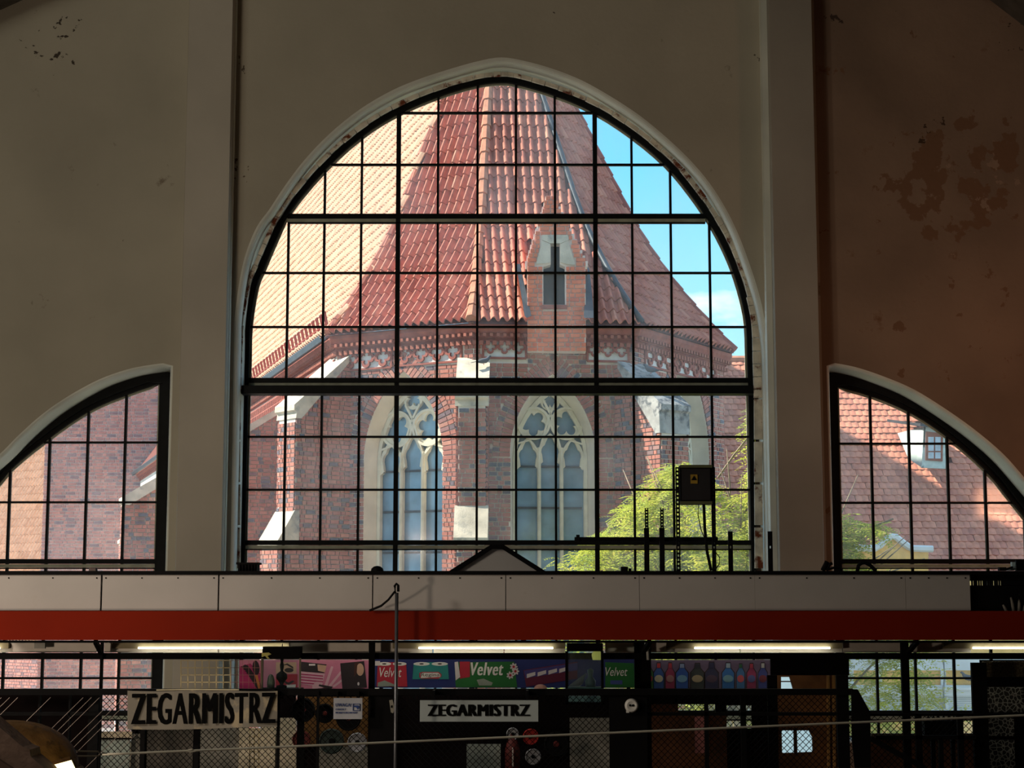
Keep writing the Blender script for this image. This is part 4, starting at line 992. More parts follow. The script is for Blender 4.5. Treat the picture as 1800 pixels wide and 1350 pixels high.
for (x0, y0, x1, y1, d, th) in ((-70, 1148, 1870, 1159, .7, .05), (-70, 1211, 1500, 1222, .22, .06), (-70, 1252, 235, 1258, .3, .03), (1138, 1252, 1495, 1258, .3, .03), (1520, 1254, 1870, 1259, .3, .03), (1540, 1293, 1716, 1300, .3, .03), (1355, 1148, 1492, 1187, .75, .04), (1352, 1187, 1366, 1350, .5, .05), (1474, 1187, 1491, 1350, .25, .05), (-70, 1126, 1870, 1130, .3, .05)):
    pbox('rail' if x1 - x0 > y1 - y0 else 'post', x0, y0, x1, y1, black, fr_, d, th)
zb_ = 0.0
for x0, x1, y0, d in ((170, 181, 1128, .65), (646, 659, 1128, .65), (1117, 1144, 1128, .78), (1590, 1597, 1128, .65), (117, 124, 1222, .3), (152, 174, 1215, .35), (245, 255, 1270, .3), (340, 350, 1270, .3), (485, 492, 1215, .2), (521, 535, 1215, .4), (555, 561, 1215, .2), (650, 694, 1215, .25), (1072, 1137, 1215, .25), (1240, 1245, 1222, .3), (1304, 1311, 1222, .3), (1714, 1734, 1165, .4), (1612, 1620, 1255, .3), (1686, 1693, 1255, .3), (1652, 1658, 1298, .3), (63, 71, 1222, .35)):
    a, b = S(x0, 1350, d), S(x1, y0, d); mb = MB(); mb.box((a.x, YS + d, 0), (b.x, YS + d + .05, b.z)); mb.build('post', black, fr_)
for a, b in (((168, 1128), (178, 1148)), ((1612, 1128), (1596, 1147)), ((1142, 1128), (1130, 1147))):
    mb = MB(); mb.bar(S(*a, .4), S(*b, .66), .04); mb.build('brace', black, fr_)
decal('slanted_panel', [(1497, 1212), (1508, 1212), (1530, 1252), (1531, 1350), (1503, 1350), (1498, 1300)], .2, black, fr_, .03)
mb = MB(); mb.bar(S(1530, 1298, .2), S(1625, 1350, .2), .05); mb.build('brace', black, fr_)
# lining boards under the canopy
lin = thing('canopy_lining', 'row of off-white boards under the red beam behind the strip lights', 'panel', S(880, 1160, .84))
for (x0, y0, x1, y1) in ((-70, 1129, 170, 1147), (183, 1129, 383, 1147), (385, 1129, 470, 1147), (472, 1129, 648, 1148), (658, 1129, 760, 1158), (762, 1129, 885, 1158), (887, 1129, 993, 1158), (1064, 1129, 1120, 1157), (1143, 1129, 1300, 1147), (1302, 1129, 1480, 1147), (1482, 1129, 1588, 1147), (1600, 1129, 1706, 1147)):
    pbox('lining_panel', x0, y0, x1, y1, mat('lining_board', (.72, .68, .62), .8, var=.1), lin, .83, .02)
tubem = mat('lit_tube', (1, 1, .85), .5, emit=((1, .93, .70), 5)); housing = mat('lamp_housing', (.30, .26, .16), .7)
for k, (a, b, c, d_, lab) in enumerate(((-60, 15, -60, 0, 'leftmost strip light, only its end showing at the left edge'), (196, 508, 243, 507, 'strip light over the big ZEGARMISTRZ banner on the left'), (690, 994, 736, 972, 'strip light above the paper roll poster in the middle'), (1172, 1481, 1221, 1459, 'strip light above the detergent bottle poster'), (1658, 1865, 1710, 1864, 'strip light at the far right edge, under the red beam'))):
    t = thing('strip_light', lab, 'lamp', S((a + b) / 2, 1136, .7), 'strip lights under the canopy'); pbox('lamp_housing', a, 1130, b, 1140, housing, t, .775, .05)
    if d_ > c: mb = MB(); mb.tube([S(c, 1139, .745), S(d_, 1139, .745)], .010, 8); mb.build('lamp_tube', tubem, t)
o = pbox('junction_box', 60, 1129, 79, 1140, mat('grey_plastic', (.35, .35, .32), .6), None, .68, .05); tag(o, 'small grey junction box on the lining board at the left', 'box')
# things standing on top of the canopy
ec = thing('electrical_cabinet', 'black electrical cabinet with yellow warning sticker on slotted uprights before the window', 'cabinet', S(1226, 1004, .2))
mb = MB(); a, b = S(1196, 885, .2), S(1251, 819, .2); mb.box((a.x, YS + .2, a.z), (b.x, YS + .36, b.z)); cb = mb.build('cabinet_box', black, ec)
pbox('cabinet_edge', 1196, 817, 1252, 822, mat('dull_green', (.10, .11, .05), .6), ec, .19, .19); pbox('cabinet_edge', 1196, 881, 1252, 886, MATS['dull_green'], ec, .19, .19)
pbox('cabinet_door', 1199, 824, 1248, 879, mat('cabinet_door', (.015, .014, .016), .6), ec, .185, .015)
def legs(th, xs, d, y=1205):
    for x_ in xs: a_ = S(x_, y, d); mb = MB(); mb.box((a_.x - .02, a_.y, 0), (a_.x + .02, a_.y + .03, a_.z)); mb.build('support_post', black, th)
ylw = mat('warning_yellow', (.30, .19, .02), .7)
stk = pbox('warning_sticker', 1214, 834, 1226, 850, ylw, ec, .178, .006); decal('triangle', [(1220, 836), (1225, 844), (1215, 844)], .174, black, stk, .003)
def slotted(parent, x, y0, y1, wd, d, name='slotted_upright', pitch=7.2, hole=(.42, .5)):
    mb = MB(); zt, zb = S(x, y0, d).z, S(x, y1, d).z; xc_ = S(x, y1, d).x; w_ = wd / F * (YS + d); pz = pitch / F * (YS + d); hw = w_ * hole[0] / 2; z = zb
    mb.box((xc_ - w_ / 2, YS + d, zb), (xc_ - hw, YS + d + .02, zt)); mb.box((xc_ + hw, YS + d, zb), (xc_ + w_ / 2, YS + d + .02, zt))
    while z < zt: mb.box((xc_ - hw, YS + d, z), (xc_ + hw, YS + d + .02, min(zt, z + pz * (1 - hole[1])))); z += pz
    return mb.build(name, black, parent)
slotted(ec, 1193, 821, 1004, 7, .22); slotted(ec, 1256, 821, 1004, 7, .22)
mb = MB(); mb.tube([S(1237, 884, .25), S(1239, 930, .25), S(1243, 970, .25), S(1250, 1003, .25)], .014, 6); mb.build('cable', black, ec)
mb = MB(); mb.tube([S(1228, 884, .25), S(1227, 905, .25), S(1232, 930, .25), S(1240, 950, .25)], .005, 5); mb.tube([S(1256, 968, .25), S(1265, 980, .25), S(1264, 992, .25), S(1256, 1003, .25)], .005, 5); mb.build('cable', black, ec)
fs = thing('mounting_frame', 'black flat bar and two slotted posts standing left of the electrical cabinet', 'frame', S(1150, 1004, .3))
pbox('flat_bar', 1010, 944, 1262, 952, black, fs, .30, .02); pbox('end_bracket', 1013, 940, 1019, 950, black, fs, .29, .02)
for x in (1137, 1164): slotted(fs, x, 893, 932, 6, .26, hole=(.4, .45), pitch=5.5); pbox('post', x - 4, 928, x + 4, 1004, black, fs, .26, .025)
for x, y, lab in ((1285, 934, 'short black post with two bright holes right of the cabinet'), (1355, 934, 'short black post in front of the bright right reveal of the arch')):
    o = slotted(None, x, y, 1004, 8, .25, 'short_post', pitch=44, hole=(.3, .10)); tag(o, lab, 'post')
def lump(name, lab, cat, x0, y0, x1, y1, d=.15, th=.1):
    o = pbox(name, x0, y0, x1, y1, black, None, d, th); tag(o, lab, cat); return o
bx_ = thing('black_crate', 'black ribbed box on the canopy below the left edge of the arched window', 'box', S(434, 1004, .1))
pbox('body', 418, 991, 451, 1004, black, bx_, .1, .2); pbox('lid', 415, 988.5, 454, 992, black, bx_, .09, .22)
for i in range(6): pbox('rib', 420 + i * 5.4, 993, 422 + i * 5.4, 1003, black, bx_, .085, .02)
th_ = thing('floodlight', 'small black box with a stub lying on the canopy left of the flat bar posts', 'lamp', S(1098, 1004, .1)); pbox('body', 1092, 996, 1104, 1004, black, th_, .1, .08); pbox('bracket', 1105, 999, 1110, 1004, black, th_, .12, .03)
mb = MB(); mb.lathe(S(663, 1004, .2), [(.06, 0), (.055, .025), (.03, .045), (.001, .05)], 14); o = mb.build('black_dome', black, smooth=True); tag(o, 'little black dome on the canopy below the tall left church window', 'dome')
o = pbox('grey_bracket', 156, 999, 168, 1004, mat('grey_tape', (.16, .12, .11), .8), None, .1, .08); tag(o, 'small grey block on the canopy below the left arched window', 'box')
hose = thing('black_hose', 'black hose looping above the canopy below the right arched window', 'hose', S(1524, 1004, .2))
mb = MB(); mb.tube([S(1507, 1004, .2), S(1509, 994, .2), S(1514, 990, .2), S(1521, 989, .2), S(1530, 994, .2), S(1537, 1001, .2), S(1541, 1001.5, .2)], .018, 8); mb.build('hose', black, hose, smooth=True)
mb = MB(); mb.tube([S(1446, 1003, .2), S(1454, 987, .2)], .022, 6); mb.tube([S(1453, 1003, .2), S(1458, 992, .2), S(1463, 990, .2)], .015, 6); mb.tube([S(1455, 1001, .22), S(1465, 998, .2), S(1476, 999, .2), S(1480, 1003, .2)], .012, 6); o = mb.build('cable_bundle', black, smooth=True); tag(o, 'bundle of black cables on the canopy at the foot of the right pier', 'cable')
br = thing('white_bracket', 'pale blue bracket with dark clamp on the canopy at the far right', 'bracket', S(1780, 1004, .1))
decal('bracket', [(1779, 988), (1785, 988), (1785, 1001), (1782, 1003), (1772, 1003), (1779, 999)], .1, mat('pale_blue', (.30, .42, .45), .6), br, .05); pbox('clamp', 1757, 997, 1769, 1003.2, black, br, .05, .06)
mb = MB(); mb.bar(S(1768, 1001, .07), S(1780, 997, .07), .02); mb.build('clamp_arm', black, br)
pbox('black_post', 1787, 985, 1870, 1003.3, black, br, .15, .05)
# gable board between canopy and window
gb = thing('gable_board', 'grey triangular gable board with black edging rising above the fascia', 'gable', S(875, 1006, 3))
for x_ in (830, 920): a_ = S(x_, 1012, 3.01); mb = MB(); mb.box((a_.x - .03, a_.y, 0), (a_.x + .03, a_.y + .03, a_.z + .05)); mb.build('support_post', black, gb)
decal('board', [(797, 1007), (868, 962), (880, 962), (952, 1007)], 3.0, fascia, gb, .04)
for a, b in (((790, 1008), (866, 960)), ((882, 960), (958, 1008)), ((862, 961), (886, 961))):
    mb = MB(); mb.bar(S(*a, 2.97), S(*b, 2.97), .05, .05); mb.build('edge_strip', black, gb)
# conduit pole
cp = thing('conduit_pole', 'thin grey vertical pole with a hooked top standing before the red beam', 'pole', V((S(697, 1300, -.3).x, YS - .3, 0)))
xpz = S(697, 1100, -.3).x; mb = MB(); mb.tube([V((xpz, YS - .3, 0)), V((xpz, YS - .3, S(697, 1042, -.3).z))], .017, 8); mb.build('pipe', mat('dull_metal', (.16, .17, .19), .35, .7), cp, smooth=True)
mb = MB(); mb.tube([S(695, 1043, -.31), S(694, 1030, -.31), S(697, 1026, -.31), S(700, 1029, -.31), S(700, 1040, -.31)], .012, 6); mb.build('hook', black, cp)
mb = MB(); mb.tube([S(694, 1040, -.31), S(683, 1054, -.25), S(670, 1065, -.2), S(650, 1073, -.15)], .011, 6); mb.build('cable', black, cp)
# glove
gl = thing('glove', 'pale upright glove fingers behind the red beam at the far right', 'glove', S(1782, 1080, -.02)); glm = mat('glove_cloth', (.16, .15, .13), .9)
pbox('palm', 1772, 1078, 1804, 1100, glm, gl, .0, .03)
for pts in ([(1763, 1063), (1767, 1070), (1772, 1080)], [(1777, 1050), (1780, 1062), (1783, 1080)], [(1790, 1045), (1792, 1060), (1791, 1080)], [(1806, 1056), (1802, 1066), (1799, 1080)]):
    mb = MB(); mb.tube([S(*p, .018) for p in pts], .016, 8, rr=[.008, .015, .016]); mb.build('finger', glm, gl, smooth=True)
# ---- posters
W_ = mat('print_white', (.55, .50, .48), .7, var=.05)
def col(name, c): return mat('print_' + name, c, .7, var=.12)
po = thing('cosmetics_poster', 'pink poster with comb, brush, make-up packs and a dark pack with a face', 'poster', S(534, 1211, 2.4)); PD = 2.4
pbox('poster_sheet', 420, 1160, 648, 1212, col('pink', (.50, .16, .24)), po, PD, .02); legs(po, (430, 640), PD + .02)
dk = col('black', (.02, .012, .014)); mg = col('magenta', (.34, .02, .10)); og = col('orange', (.42, .14, .04)); lp = col('light_pink', (.58, .34, .38)); skn = col('skin', (.50, .30, .20)); rd = col('red', (.36, .015, .03))
decal('magenta_field', [(421, 1172), (440, 1166), (463, 1190), (458, 1211), (421, 1211)], PD - .005, mg, po)
decal('comb', [(424, 1172), (431, 1168), (436, 1170), (461, 1204), (456, 1212), (452, 1211), (431, 1178)], PD - .01, dk, po)
for i in range(10): decal('comb_tooth', [(425 + i * 2.3, 1174 + i * 3.1), (426 + i * 2.3, 1173.5 + i * 3.1), (433 + i * 2.3, 1174.5 + i * 3.1), (432.5 + i * 2.3, 1176 + i * 3.1)], PD - .009, dk, po)
decal('brush_head', oval(450, 1174, 6, 13, rot=-.1), PD - .01, dk, po); decal('brush_handle', [(448, 1187), (453, 1187), (458, 1210), (454, 1211)], PD - .012, og, po)
decal('eye_picture', [(485, 1164), (521, 1164), (521, 1184), (485, 1184)], PD - .008, skn, po); decal('eye', oval(508, 1178, 8, 4), PD - .012, dk, po); decal('eyebrow', [(495, 1170), (505, 1166), (515, 1172), (516, 1176), (504, 1169)], PD - .012, dk, po)
decal('red_pack', [(485, 1186), (523, 1185), (523, 1210), (485, 1210)], PD - .009, rd, po); decal('lash', [(500, 1196), (507, 1200), (514, 1196), (518, 1198), (508, 1204), (501, 1201)], PD - .013, dk, po); decal('white_patch', [(503, 1204), (520, 1203), (519, 1209), (501, 1209)], PD - .013, W_, po)
decal('dark_card', [(529, 1163), (574, 1168), (570, 1183), (529, 1180)], PD - .01, dk, po); decal('label_tab', [(543, 1167), (554, 1167), (554, 1170), (543, 1170)], PD - .014, W_, po)
decal('small_eye', [(558, 1168), (574, 1170), (571, 1182), (559, 1179)], PD - .014, skn, po)
decal('striped_pack', [(528, 1180), (571, 1184), (566, 1207), (528, 1202)], PD - .012, lp, po)
for i in range(4): decal('stripe', [(529, 1184 + i * 5), (568, 1187.5 + i * 5), (568, 1189.5 + i * 5), (529, 1186 + i * 5)], PD - .016, mg, po)
for a, b, c, d_ in ((570, 1206, 584, 1171), (576, 1207, 600, 1180), (583, 1207, 608, 1190)): decal('nail_file', [(a, b), (c - 2, d_), (c + 2, d_ + 1), (a + 5, b + 1)], PD - .012, lp, po)
decal('pink_tag', [(549, 1205), (556, 1198), (566, 1199), (568, 1209), (549, 1211)], PD - .018, lp, po); decal('black_tweezer', [(561, 1203), (585, 1207), (582, 1212), (560, 1206)], PD - .02, dk, po)
decal('dark_pack', [(598, 1166), (640, 1162), (645, 1208), (602, 1213)], PD - .015, dk, po); decal('face', oval(633, 1177, 6.5, 11), PD - .02, skn, po); decal('hair', [(623, 1165), (632, 1163), (628, 1170), (627, 1184), (622, 1190)], PD - .022, col('hair', (.05, .015, .01)), po)
decal('white_pendant', oval(630, 1202, 1.8, 3), PD - .02, W_, po)
pr = thing('paper_products_poster', 'blue poster of toilet roll packs between the frame posts', 'poster', S(888, 1211, 2.4))
pbox('poster_sheet', 657, 1159, 1119, 1209, col('blue', (.012, .02, .11)), pr, PD, .02); legs(pr, (670, 1105), PD + .02)
tealp = col('teal', (.02, .20, .18)); grn = col('green', (.012, .11, .02)); grl = col('grey_light', (.22, .24, .20)); wt_ = mat('print_cream', (.62, .60, .54), .7, var=.05)
def rolls(x0, x1, yt, yb, m, nroll):
    pk_ = decal('pack', [(x0 + 2, yt + 3), (x0 + 8, yt), (x1 - 8, yt), (x1 - 2, yt + 3), (x1, yb), (x0, yb)], PD - .01, m, pr)
    for i in range(nroll):
        cx = x0 + (x1 - x0) * (i + .5) / nroll; decal('roll_end', oval(cx, yt + 3, (x1 - x0) / nroll * .45, 3.2), PD - .014, wt_, pk_); decal('roll_core', oval(cx, yt + 3, 4, 1.2, 12), PD - .018, dk, pk_)
    return pk_
k1 = rolls(662, 716, 1164, 1207, rd, 2); text('Velvet', 'lettering', (S(667, 1190, PD - .016).x, YS + PD - .016, S(667, 1190, PD).z), .235, .10, wt_, k1, shear=.25)
decal('code_square', [(659, 1162), (668, 1162), (668, 1170), (659, 1170)], PD - .02, W_, k1); decal('white_wave', [(664, 1200), (676, 1196), (700, 1206), (664, 1207)], PD - .016, grl, k1)
k2 = rolls(725, 789, 1164, 1194, tealp, 2); decal('badge', [(737, 1183), (742, 1181), (771, 1181), (776, 1185), (776, 1189), (771, 1193), (740, 1193), (737, 1190)], PD - .018, rd, k2); decal('badge_inner', [(739, 1184), (743, 1182.5), (770, 1182.5), (774, 1186), (774, 1190), (740, 1192)], PD - .02, wt_, k2)
text('Regina', 'lettering', (S(740, 1190.5, PD).x, YS + PD - .026, S(740, 1190.5, PD).z), .20, .045, dk, k2)
k3 = decal('pack', [(799, 1164), (904, 1163), (909, 1208), (801, 1208)], PD - .01, grn, pr); decal('red_label', [(808, 1163), (826, 1163), (826, 1190), (808, 1193)], PD - .013, rd, k3); decal('white_edge', [(799, 1164), (805, 1163), (809, 1190), (801, 1196)], PD - .014, W_, k3)
text('Velvet', 'lettering', (S(828, 1187, PD).x, YS + PD - .018, S(828, 1187, PD).z), .34, .135, wt_, k3, shear=.25, bold=.005)
decal('white_label', [(838, 1195), (850, 1193), (866, 1200), (864, 1205), (842, 1205)], PD - .015, grl, k3)
for fx, fy in ((897, 1187), (903, 1172), (906, 1180)):
    for i in range(7): a = i * .9; decal('petal', oval(fx + 4.2 * math.cos(a), fy + 4.2 * math.sin(a), 2.8, 1.7, 8, a), PD - .016, W_, k3)
    decal('flower_eye', oval(fx, fy, 2.4, 2.4, 10), PD - .02, rd, k3)
k4 = decal('pack', [(920, 1178), (1015, 1163), (1015, 1193), (925, 1207)], PD - .01, col('dark_red', (.10, .01, .03)), pr)
decal('pack_band', [(921, 1179), (1015, 1165), (1015, 1178), (924, 1192)], PD - .014, col('navy', (.05, .04, .16)), k4)
for i in range(4): decal('white_flag', [(926 + i * 19, 1185 - i * 3), (941 + i * 19, 1181 - i * 3), (941 + i * 19, 1187 - i * 3), (926 + i * 19, 1192 - i * 3)], PD - .018, W_, k4)
k5 = decal('pack', [(1064, 1164), (1114, 1166), (1116, 1208), (1064, 1209)], PD - .01, grn, pr); text('Velvet', 'lettering', (S(1064, 1188, PD).x, YS + PD - .016, S(1064, 1188, PD).z), .235, .09, wt_, k5, shear=.25)
decal('blue_label', [(1073, 1196), (1094, 1196), (1094, 1203), (1073, 1203)], PD - .015, col('label_blue', (.04, .06, .2)), k5)
pd_ = thing('detergent_poster', 'dark lavender poster with a row of ten printed detergent bottles', 'poster', S(1243, 1211, 1.2)); PD = 1.2
pbox('poster_sheet', 1130, 1160, 1355, 1211, col('lavender', (.085, .06, .10)), pd_, PD, .02)
for i, (cx, wb_, ht, c1, c2, c3) in enumerate(((1141, 17, 47, (.02, .07, .02), (.2, .02, .03), (.2, .02, .03)), (1158, 20, 46, (.02, .05, .16), (.30, .28, .20), (.25, .02, .02)), (1178, 18, 46, (.16, .02, .05), (.2, .1, .1), (.22, .02, .03)), (1199, 24, 45, (.02, .06, .22), (.1, .2, .3), (.16, .2, .3)), (1226, 26, 45, (.025, .03, .03), (.2, .16, .1), (.02, .02, .03)), (1251, 26, 47, (.02, .02, .05), (.05, .03, .05), (.02, .02, .05)), (1280, 24, 46, (.02, .09, .25), (.1, .2, .25), (.2, .26, .3)), (1302, 16, 44, (.03, .09, .2), (.28, .05, .06), (.02, .08, .03)), (1321, 18, 45, (.16, .02, .06), (.05, .06, .16), (.25, .03, .05)), (1341, 18, 46, (.03, .04, .15), (.1, .02, .03), (.3, .3, .28)))):
    h = wb_ / 2; yb = 1210; sh = [(cx - h, yb), (cx - h, yb - 28), (cx - h * .45, yb - 36), (cx - h * .35, yb - ht), (cx + h * .35, yb - ht), (cx + h * .45, yb - 36), (cx + h, yb - 28), (cx + h, yb)]
    bt = decal('bottle_outline', sh, PD - .006, dk, pd_); sh2 = [(cx + (x - cx) * .86, yb + (y - yb) * .96) for x, y in sh]; decal('bottle', sh2, PD - .010, col('bot%d' % i, c1), bt)
    decal('bottle_cap', [(cx - h * .3, yb - 36), (cx - h * .28, yb - ht + 2), (cx + h * .28, yb - ht + 2), (cx + h * .3, yb - 36)], PD - .014, col('cap%d' % i, c3), bt)
    decal('bottle_label', oval(cx, yb - 17, h * .75, 6.5, 14), PD - .014, col('lab%d' % i, c2), bt)
# ---- signs
gw = mat('banner_cloth', (.22, .205, .17), .85, var=.15, scale=2, var2=((.36, .31, .21), 4, .56, .62)); ink = mat('black_ink', (.003, .003, .003), .8, spec=.05)
bn = thing('watchmaker_banner', 'large grey cloth banner reading ZEGARMISTRZ hung from the stall rail at left', 'sign', S(356, 1283, .1))
mb = MB(); n_ = 16; top = []; bot = []
for i in range(n_ + 1):
    f = i / n_; x = 224 + 264 * f; top.append(S(x, 1214 + 1.2 * math.sin(f * 9), .1 + .01 * math.sin(f * 14))); bot.append(S(224 + 263 * f, 1282 - 3 * f + 1.5 * math.sin(f * 5), .1 + .012 * math.sin(f * 14)))
mb.ring(top, bot, V((0, .006, 0)), closed=False); mb.build('cloth', gw, bn)
for x_ in (230, 356, 480): pbox('hanging_clip', x_ - 2, 1212, x_ + 2, 1220, black, bn, .11, .11)
text('ZEGARMISTRZ', 'lettering', (S(231, 1274, .07).x, YS + .086, S(231, 1274, .07).z), (S(482, 1270, .07).x - S(231, 1270, .07).x), .285, ink, bn, rot=.008, bold=.009)
mb = MB(); mb.tube([S(275, 1213, .1), S(330, 1212, .1), S(420, 1212.5, .1)], .006, 5); mb.build('cord', mat('pale_cord', (.6, .55, .38), .8), bn)
sg = thing('watchmaker_sign', 'white board sign reading ZEGARMISTRZ in heavy black letters at centre', 'sign', S(842, 1268, .05))
for x_ in (760, 925): pbox('hanging_bracket', x_, 1214, x_ + 4, 1240, black, sg, .07, .15)
pbox('board', 738, 1231, 946, 1268.5, mat('sign_white', (.36, .42, .43), .6, var=.08), sg, .05, .02)
text('ZEGARMISTRZ', 'lettering', (S(753, 1259, .04).x, YS + .042, S(753, 1259, .04).z), S(930, 1259, .04).x - S(753, 1259, .04).x, .108, ink, sg, bold=.010)
uw = thing('notice_sign', 'small white notice reading UWAGA! with blue camera symbol on the mesh', 'sign', S(611, 1264, .1))
for x_ in (592, 629): pbox('hanging_clip', x_, 1216, x_ + 2, 1230, black, uw, .13, .09)
pbox('board', 586, 1227, 637, 1264, mat('notice_white', (.40, .42, .47), .6), uw, .12, .01); bl = mat('notice_blue', (.02, .05, .20), .6)
for tx_, x_, y_, w_, h_ in (('UWAGA!', 590, 1242, 27, 5.5), ('OBIEKT', 590, 1248.5, 18, 3), ('MONITOROWANY', 590, 1254.5, 38, 3.2)):
    text(tx_, 'lettering', (S(x_, y_, .11).x, YS + .112, S(x_, y_, .11).z), w_ / F * 16.1, h_ / F * 16.1, bl, uw, bold=.0015)
for q in ((620, 1237, 633, 1238), (620, 1248.5, 633, 1249.5), (620, 1237, 621, 1249), (632, 1237, 633, 1249)): pbox('symbol_frame', *q, bl, uw, .112, .005)
decal('camera_symbol', [(622, 1240), (630, 1240), (631, 1244), (628, 1247), (626, 1243), (622, 1243)], .112, bl, uw)
# ---- mesh, back panels and goods
def chain(name, lab, x0, x1, y0, d, m, step=.058, r=.0028, parent=None, ang=1.0, keep=1.0, both=True):
    a, b = S(x0, 1350, d), S(x1, y0, d); X0, X1, Z0, Z1 = a.x, b.x, a.z - .25, b.z; mb = MB(); h = Z1 - Z0; k = X0 - h
    while k < X1:
        for s in ((1, -1) if both else (1,)):
            if R() > keep: continue
            p0 = (k, Z0) if s > 0 else (k, Z1); t0 = max(0, (X0 - k) / h); t1 = min(1, (X1 - k) / h)
            if t1 <= t0: continue
            z0_ = Z0 + t0 * h if s > 0 else Z1 - t0 * h; z1_ = Z0 + t1 * h if s > 0 else Z1 - t1 * h
            mb.bar(V((k + t0 * h, YS + d + (.003 if s > 0 else 0), z0_)), V((k + t1 * h, YS + d + (.003 if s > 0 else 0), z1_)), r * 2)
        k += step * 1.414 * .72
    o = mb.build(name, m, parent, kind='stuff'); 
    if lab: tag(o, lab, 'mesh', kind='stuff')
    return o
chain('wire_mesh', None, 176, 1497, 1222, .33, black, parent=fr_)
chain('wire_mesh', None, 1532, 1714, 1256, .34, black, parent=fr_)
chain('wire_mesh', 'pale diagonal strands painted as slits of light at the far left below the rail', -60, 240, 1226, .18, mat('painted_glint', (.20, .17, .155), .4, .4), step=.075, r=.0018, both=False, keep=.42)  # pale wires stand in for sunlight glinting through the mesh
bk_ = thing('stall_back_wall', 'near-black boards added to darken the back of the stalls behind the mesh', 'panel', S(700, 1400, 1.6))
darkb = mat('dark_board', (.005, .003, .003), .9, spec=.05)
for q in ((-60, 1216, 174, 1400), (228, 1212, 420, 1400), (420, 1212, 520, 1262), (520, 1212, 1190, 1400), (1186, 1262, 1277, 1400), (1277, 1281, 1324, 1400), (1324, 1240, 1366, 1400), (1258, 1212, 1366, 1240), (1258, 1240, 1277, 1262), (1186, 1212, 1260, 1238), (1731, 1160, 1870, 1400)): pbox('shade_board', *q, darkb, bk_, 1.6, .03)  # near-black boards added so the stall interior stays dark
cream = mat('cream_board', (.55, .49, .36), .8); greyb = mat('grey_board', (.22, .21, .18), .85); brownb = mat('brown_board', (.10, .035, .01), .7, var=.4); yb_ = mat('yellow_board', (.13, .06, .012), .8)
for nm, q, m, d in (('cream_panel', (456, 1262, 521, 1400), cream, 1.5), ('cream_panel', (418, 1280, 484, 1400), cream, 1.45), ('grey_panel', (256, 1275, 340, 1400), mat('greyish', (.10, .09, .075), .85), 1.5), ('grey_panel', (350, 1278, 437, 1400), greyb, 1.48), ('grey_panel', (228, 1290, 246, 1400), greyb, 1.5),
                    ('yellow_panel', (527, 1225, 650, 1312), yb_, 1.5), ('grey_panel', (560, 1312, 648, 1400), greyb, 1.5), ('grey_panel', (820, 1308, 880, 1400), mat('cool_grey', (.24, .27, .25), .85), 1.3), ('grey_panel', (1002, 1262, 1072, 1400), greyb, 1.5), ('brown_panel', (1137, 1258, 1277, 1400), brownb, 1.5), ('brown_panel', (1137, 1238, 1192, 1256), brownb, 1.5), ('pink_panel', (1222, 1260, 1245, 1324), mat('dull_pink', (.34, .12, .11), .8), 1.2),
                    ('glazed_panel', (174, 1298, 228, 1400), mat('green_grey_glass', (.26, .33, .30), .4), 1.4), ('white_rail', (172, 1286, 232, 1297), cream, 1.4), ('dark_rail', (172, 1297, 232, 1300), darkb, 1.38)):
    pbox(nm, *q, m, bk_, d, .02)
# brown booth at the right with small arched window openings
bo = thing('brown_booth', 'brown wooden booth wall with pale window openings right of the dark post', 'booth', S(1425, 1400, 1.8))
for pts in ([(1366, 1184), (1478, 1184), (1478, 1282), (1366, 1282)],): pass
loops = [[(1366, 1186), (1478, 1186), (1478, 1400), (1366, 1400)], [(1373, 1190), (1388, 1190), (1394, 1211), (1373, 1211)], [(1374, 1280), (1420, 1280), (1428, 1296), (1429, 1322), (1375, 1324)]]
mb = MB(); mb.poly([[S(x, y, 1.7) for x, y in l] for l in loops], V((0, .04, 0))); mb.build('booth_wall', mat('booth_wood', (.16, .06, .015), .65, var=.35, scale=8), bo)
for x in (1456, 1466, 1474): mb = MB(); a = S(x, 1400, 1.66); mb.tube([V((a.x, a.y, 0)), S(x, 1187, 1.66)], .02, 6); mb.build('moulding', mat('booth_trim', (.25, .12, .03), .6), bo)
pbox('window_bar', 1396, 1280, 1401, 1325, brownb, bo, 1.68, .03); pbox('window_bar', 1366, 1280, 1428, 1284, brownb, bo, 1.68, .03); pbox('window_bar', 1373, 1197, 1392, 1199, brownb, bo, 1.68, .03)
paleg = mat('opening_glow', (.50, .62, .66), .3, emit=((.42, .60, .66), .45)); pbox('glow_sheet', 1370, 1186, 1432, 1326, paleg, bo, 1.9, .02)  # glowing sheet added behind the openings in place of daylight
bo2 = thing('low_brown_partition', 'low brown panelled partition behind the mesh below the lower right window', 'partition', S(1620, 1400, 1.9)); pbox('panel', 1532, 1300, 1716, 1400, brownb, bo2, 1.9, .03); pbox('top_rail', 1532, 1290, 1716, 1300, mat('partition_rail', (.07, .045, .02), .7), bo2, 1.86, .08)
sh_ = thing('dark_shelf_unit', 'dark box with upright bottles seen against the lower right window', 'shelf', S(1655, 1295, .9)); pbox('shelf_body', 1626, 1267, 1682, 1294, black, sh_, .9, .25); legs(sh_, (1640, 1675), 1.0, 1290)
for i in range(6): mb = MB(); q = S(1632 + i * 9, 1267, 1.0); mb.lathe(q, [(.001, 0), (.018, 0), (.018, .03), (.006, .045), (.006, .06), (.001, .06)], 8); mb.build('bottle_top', black, sh_)
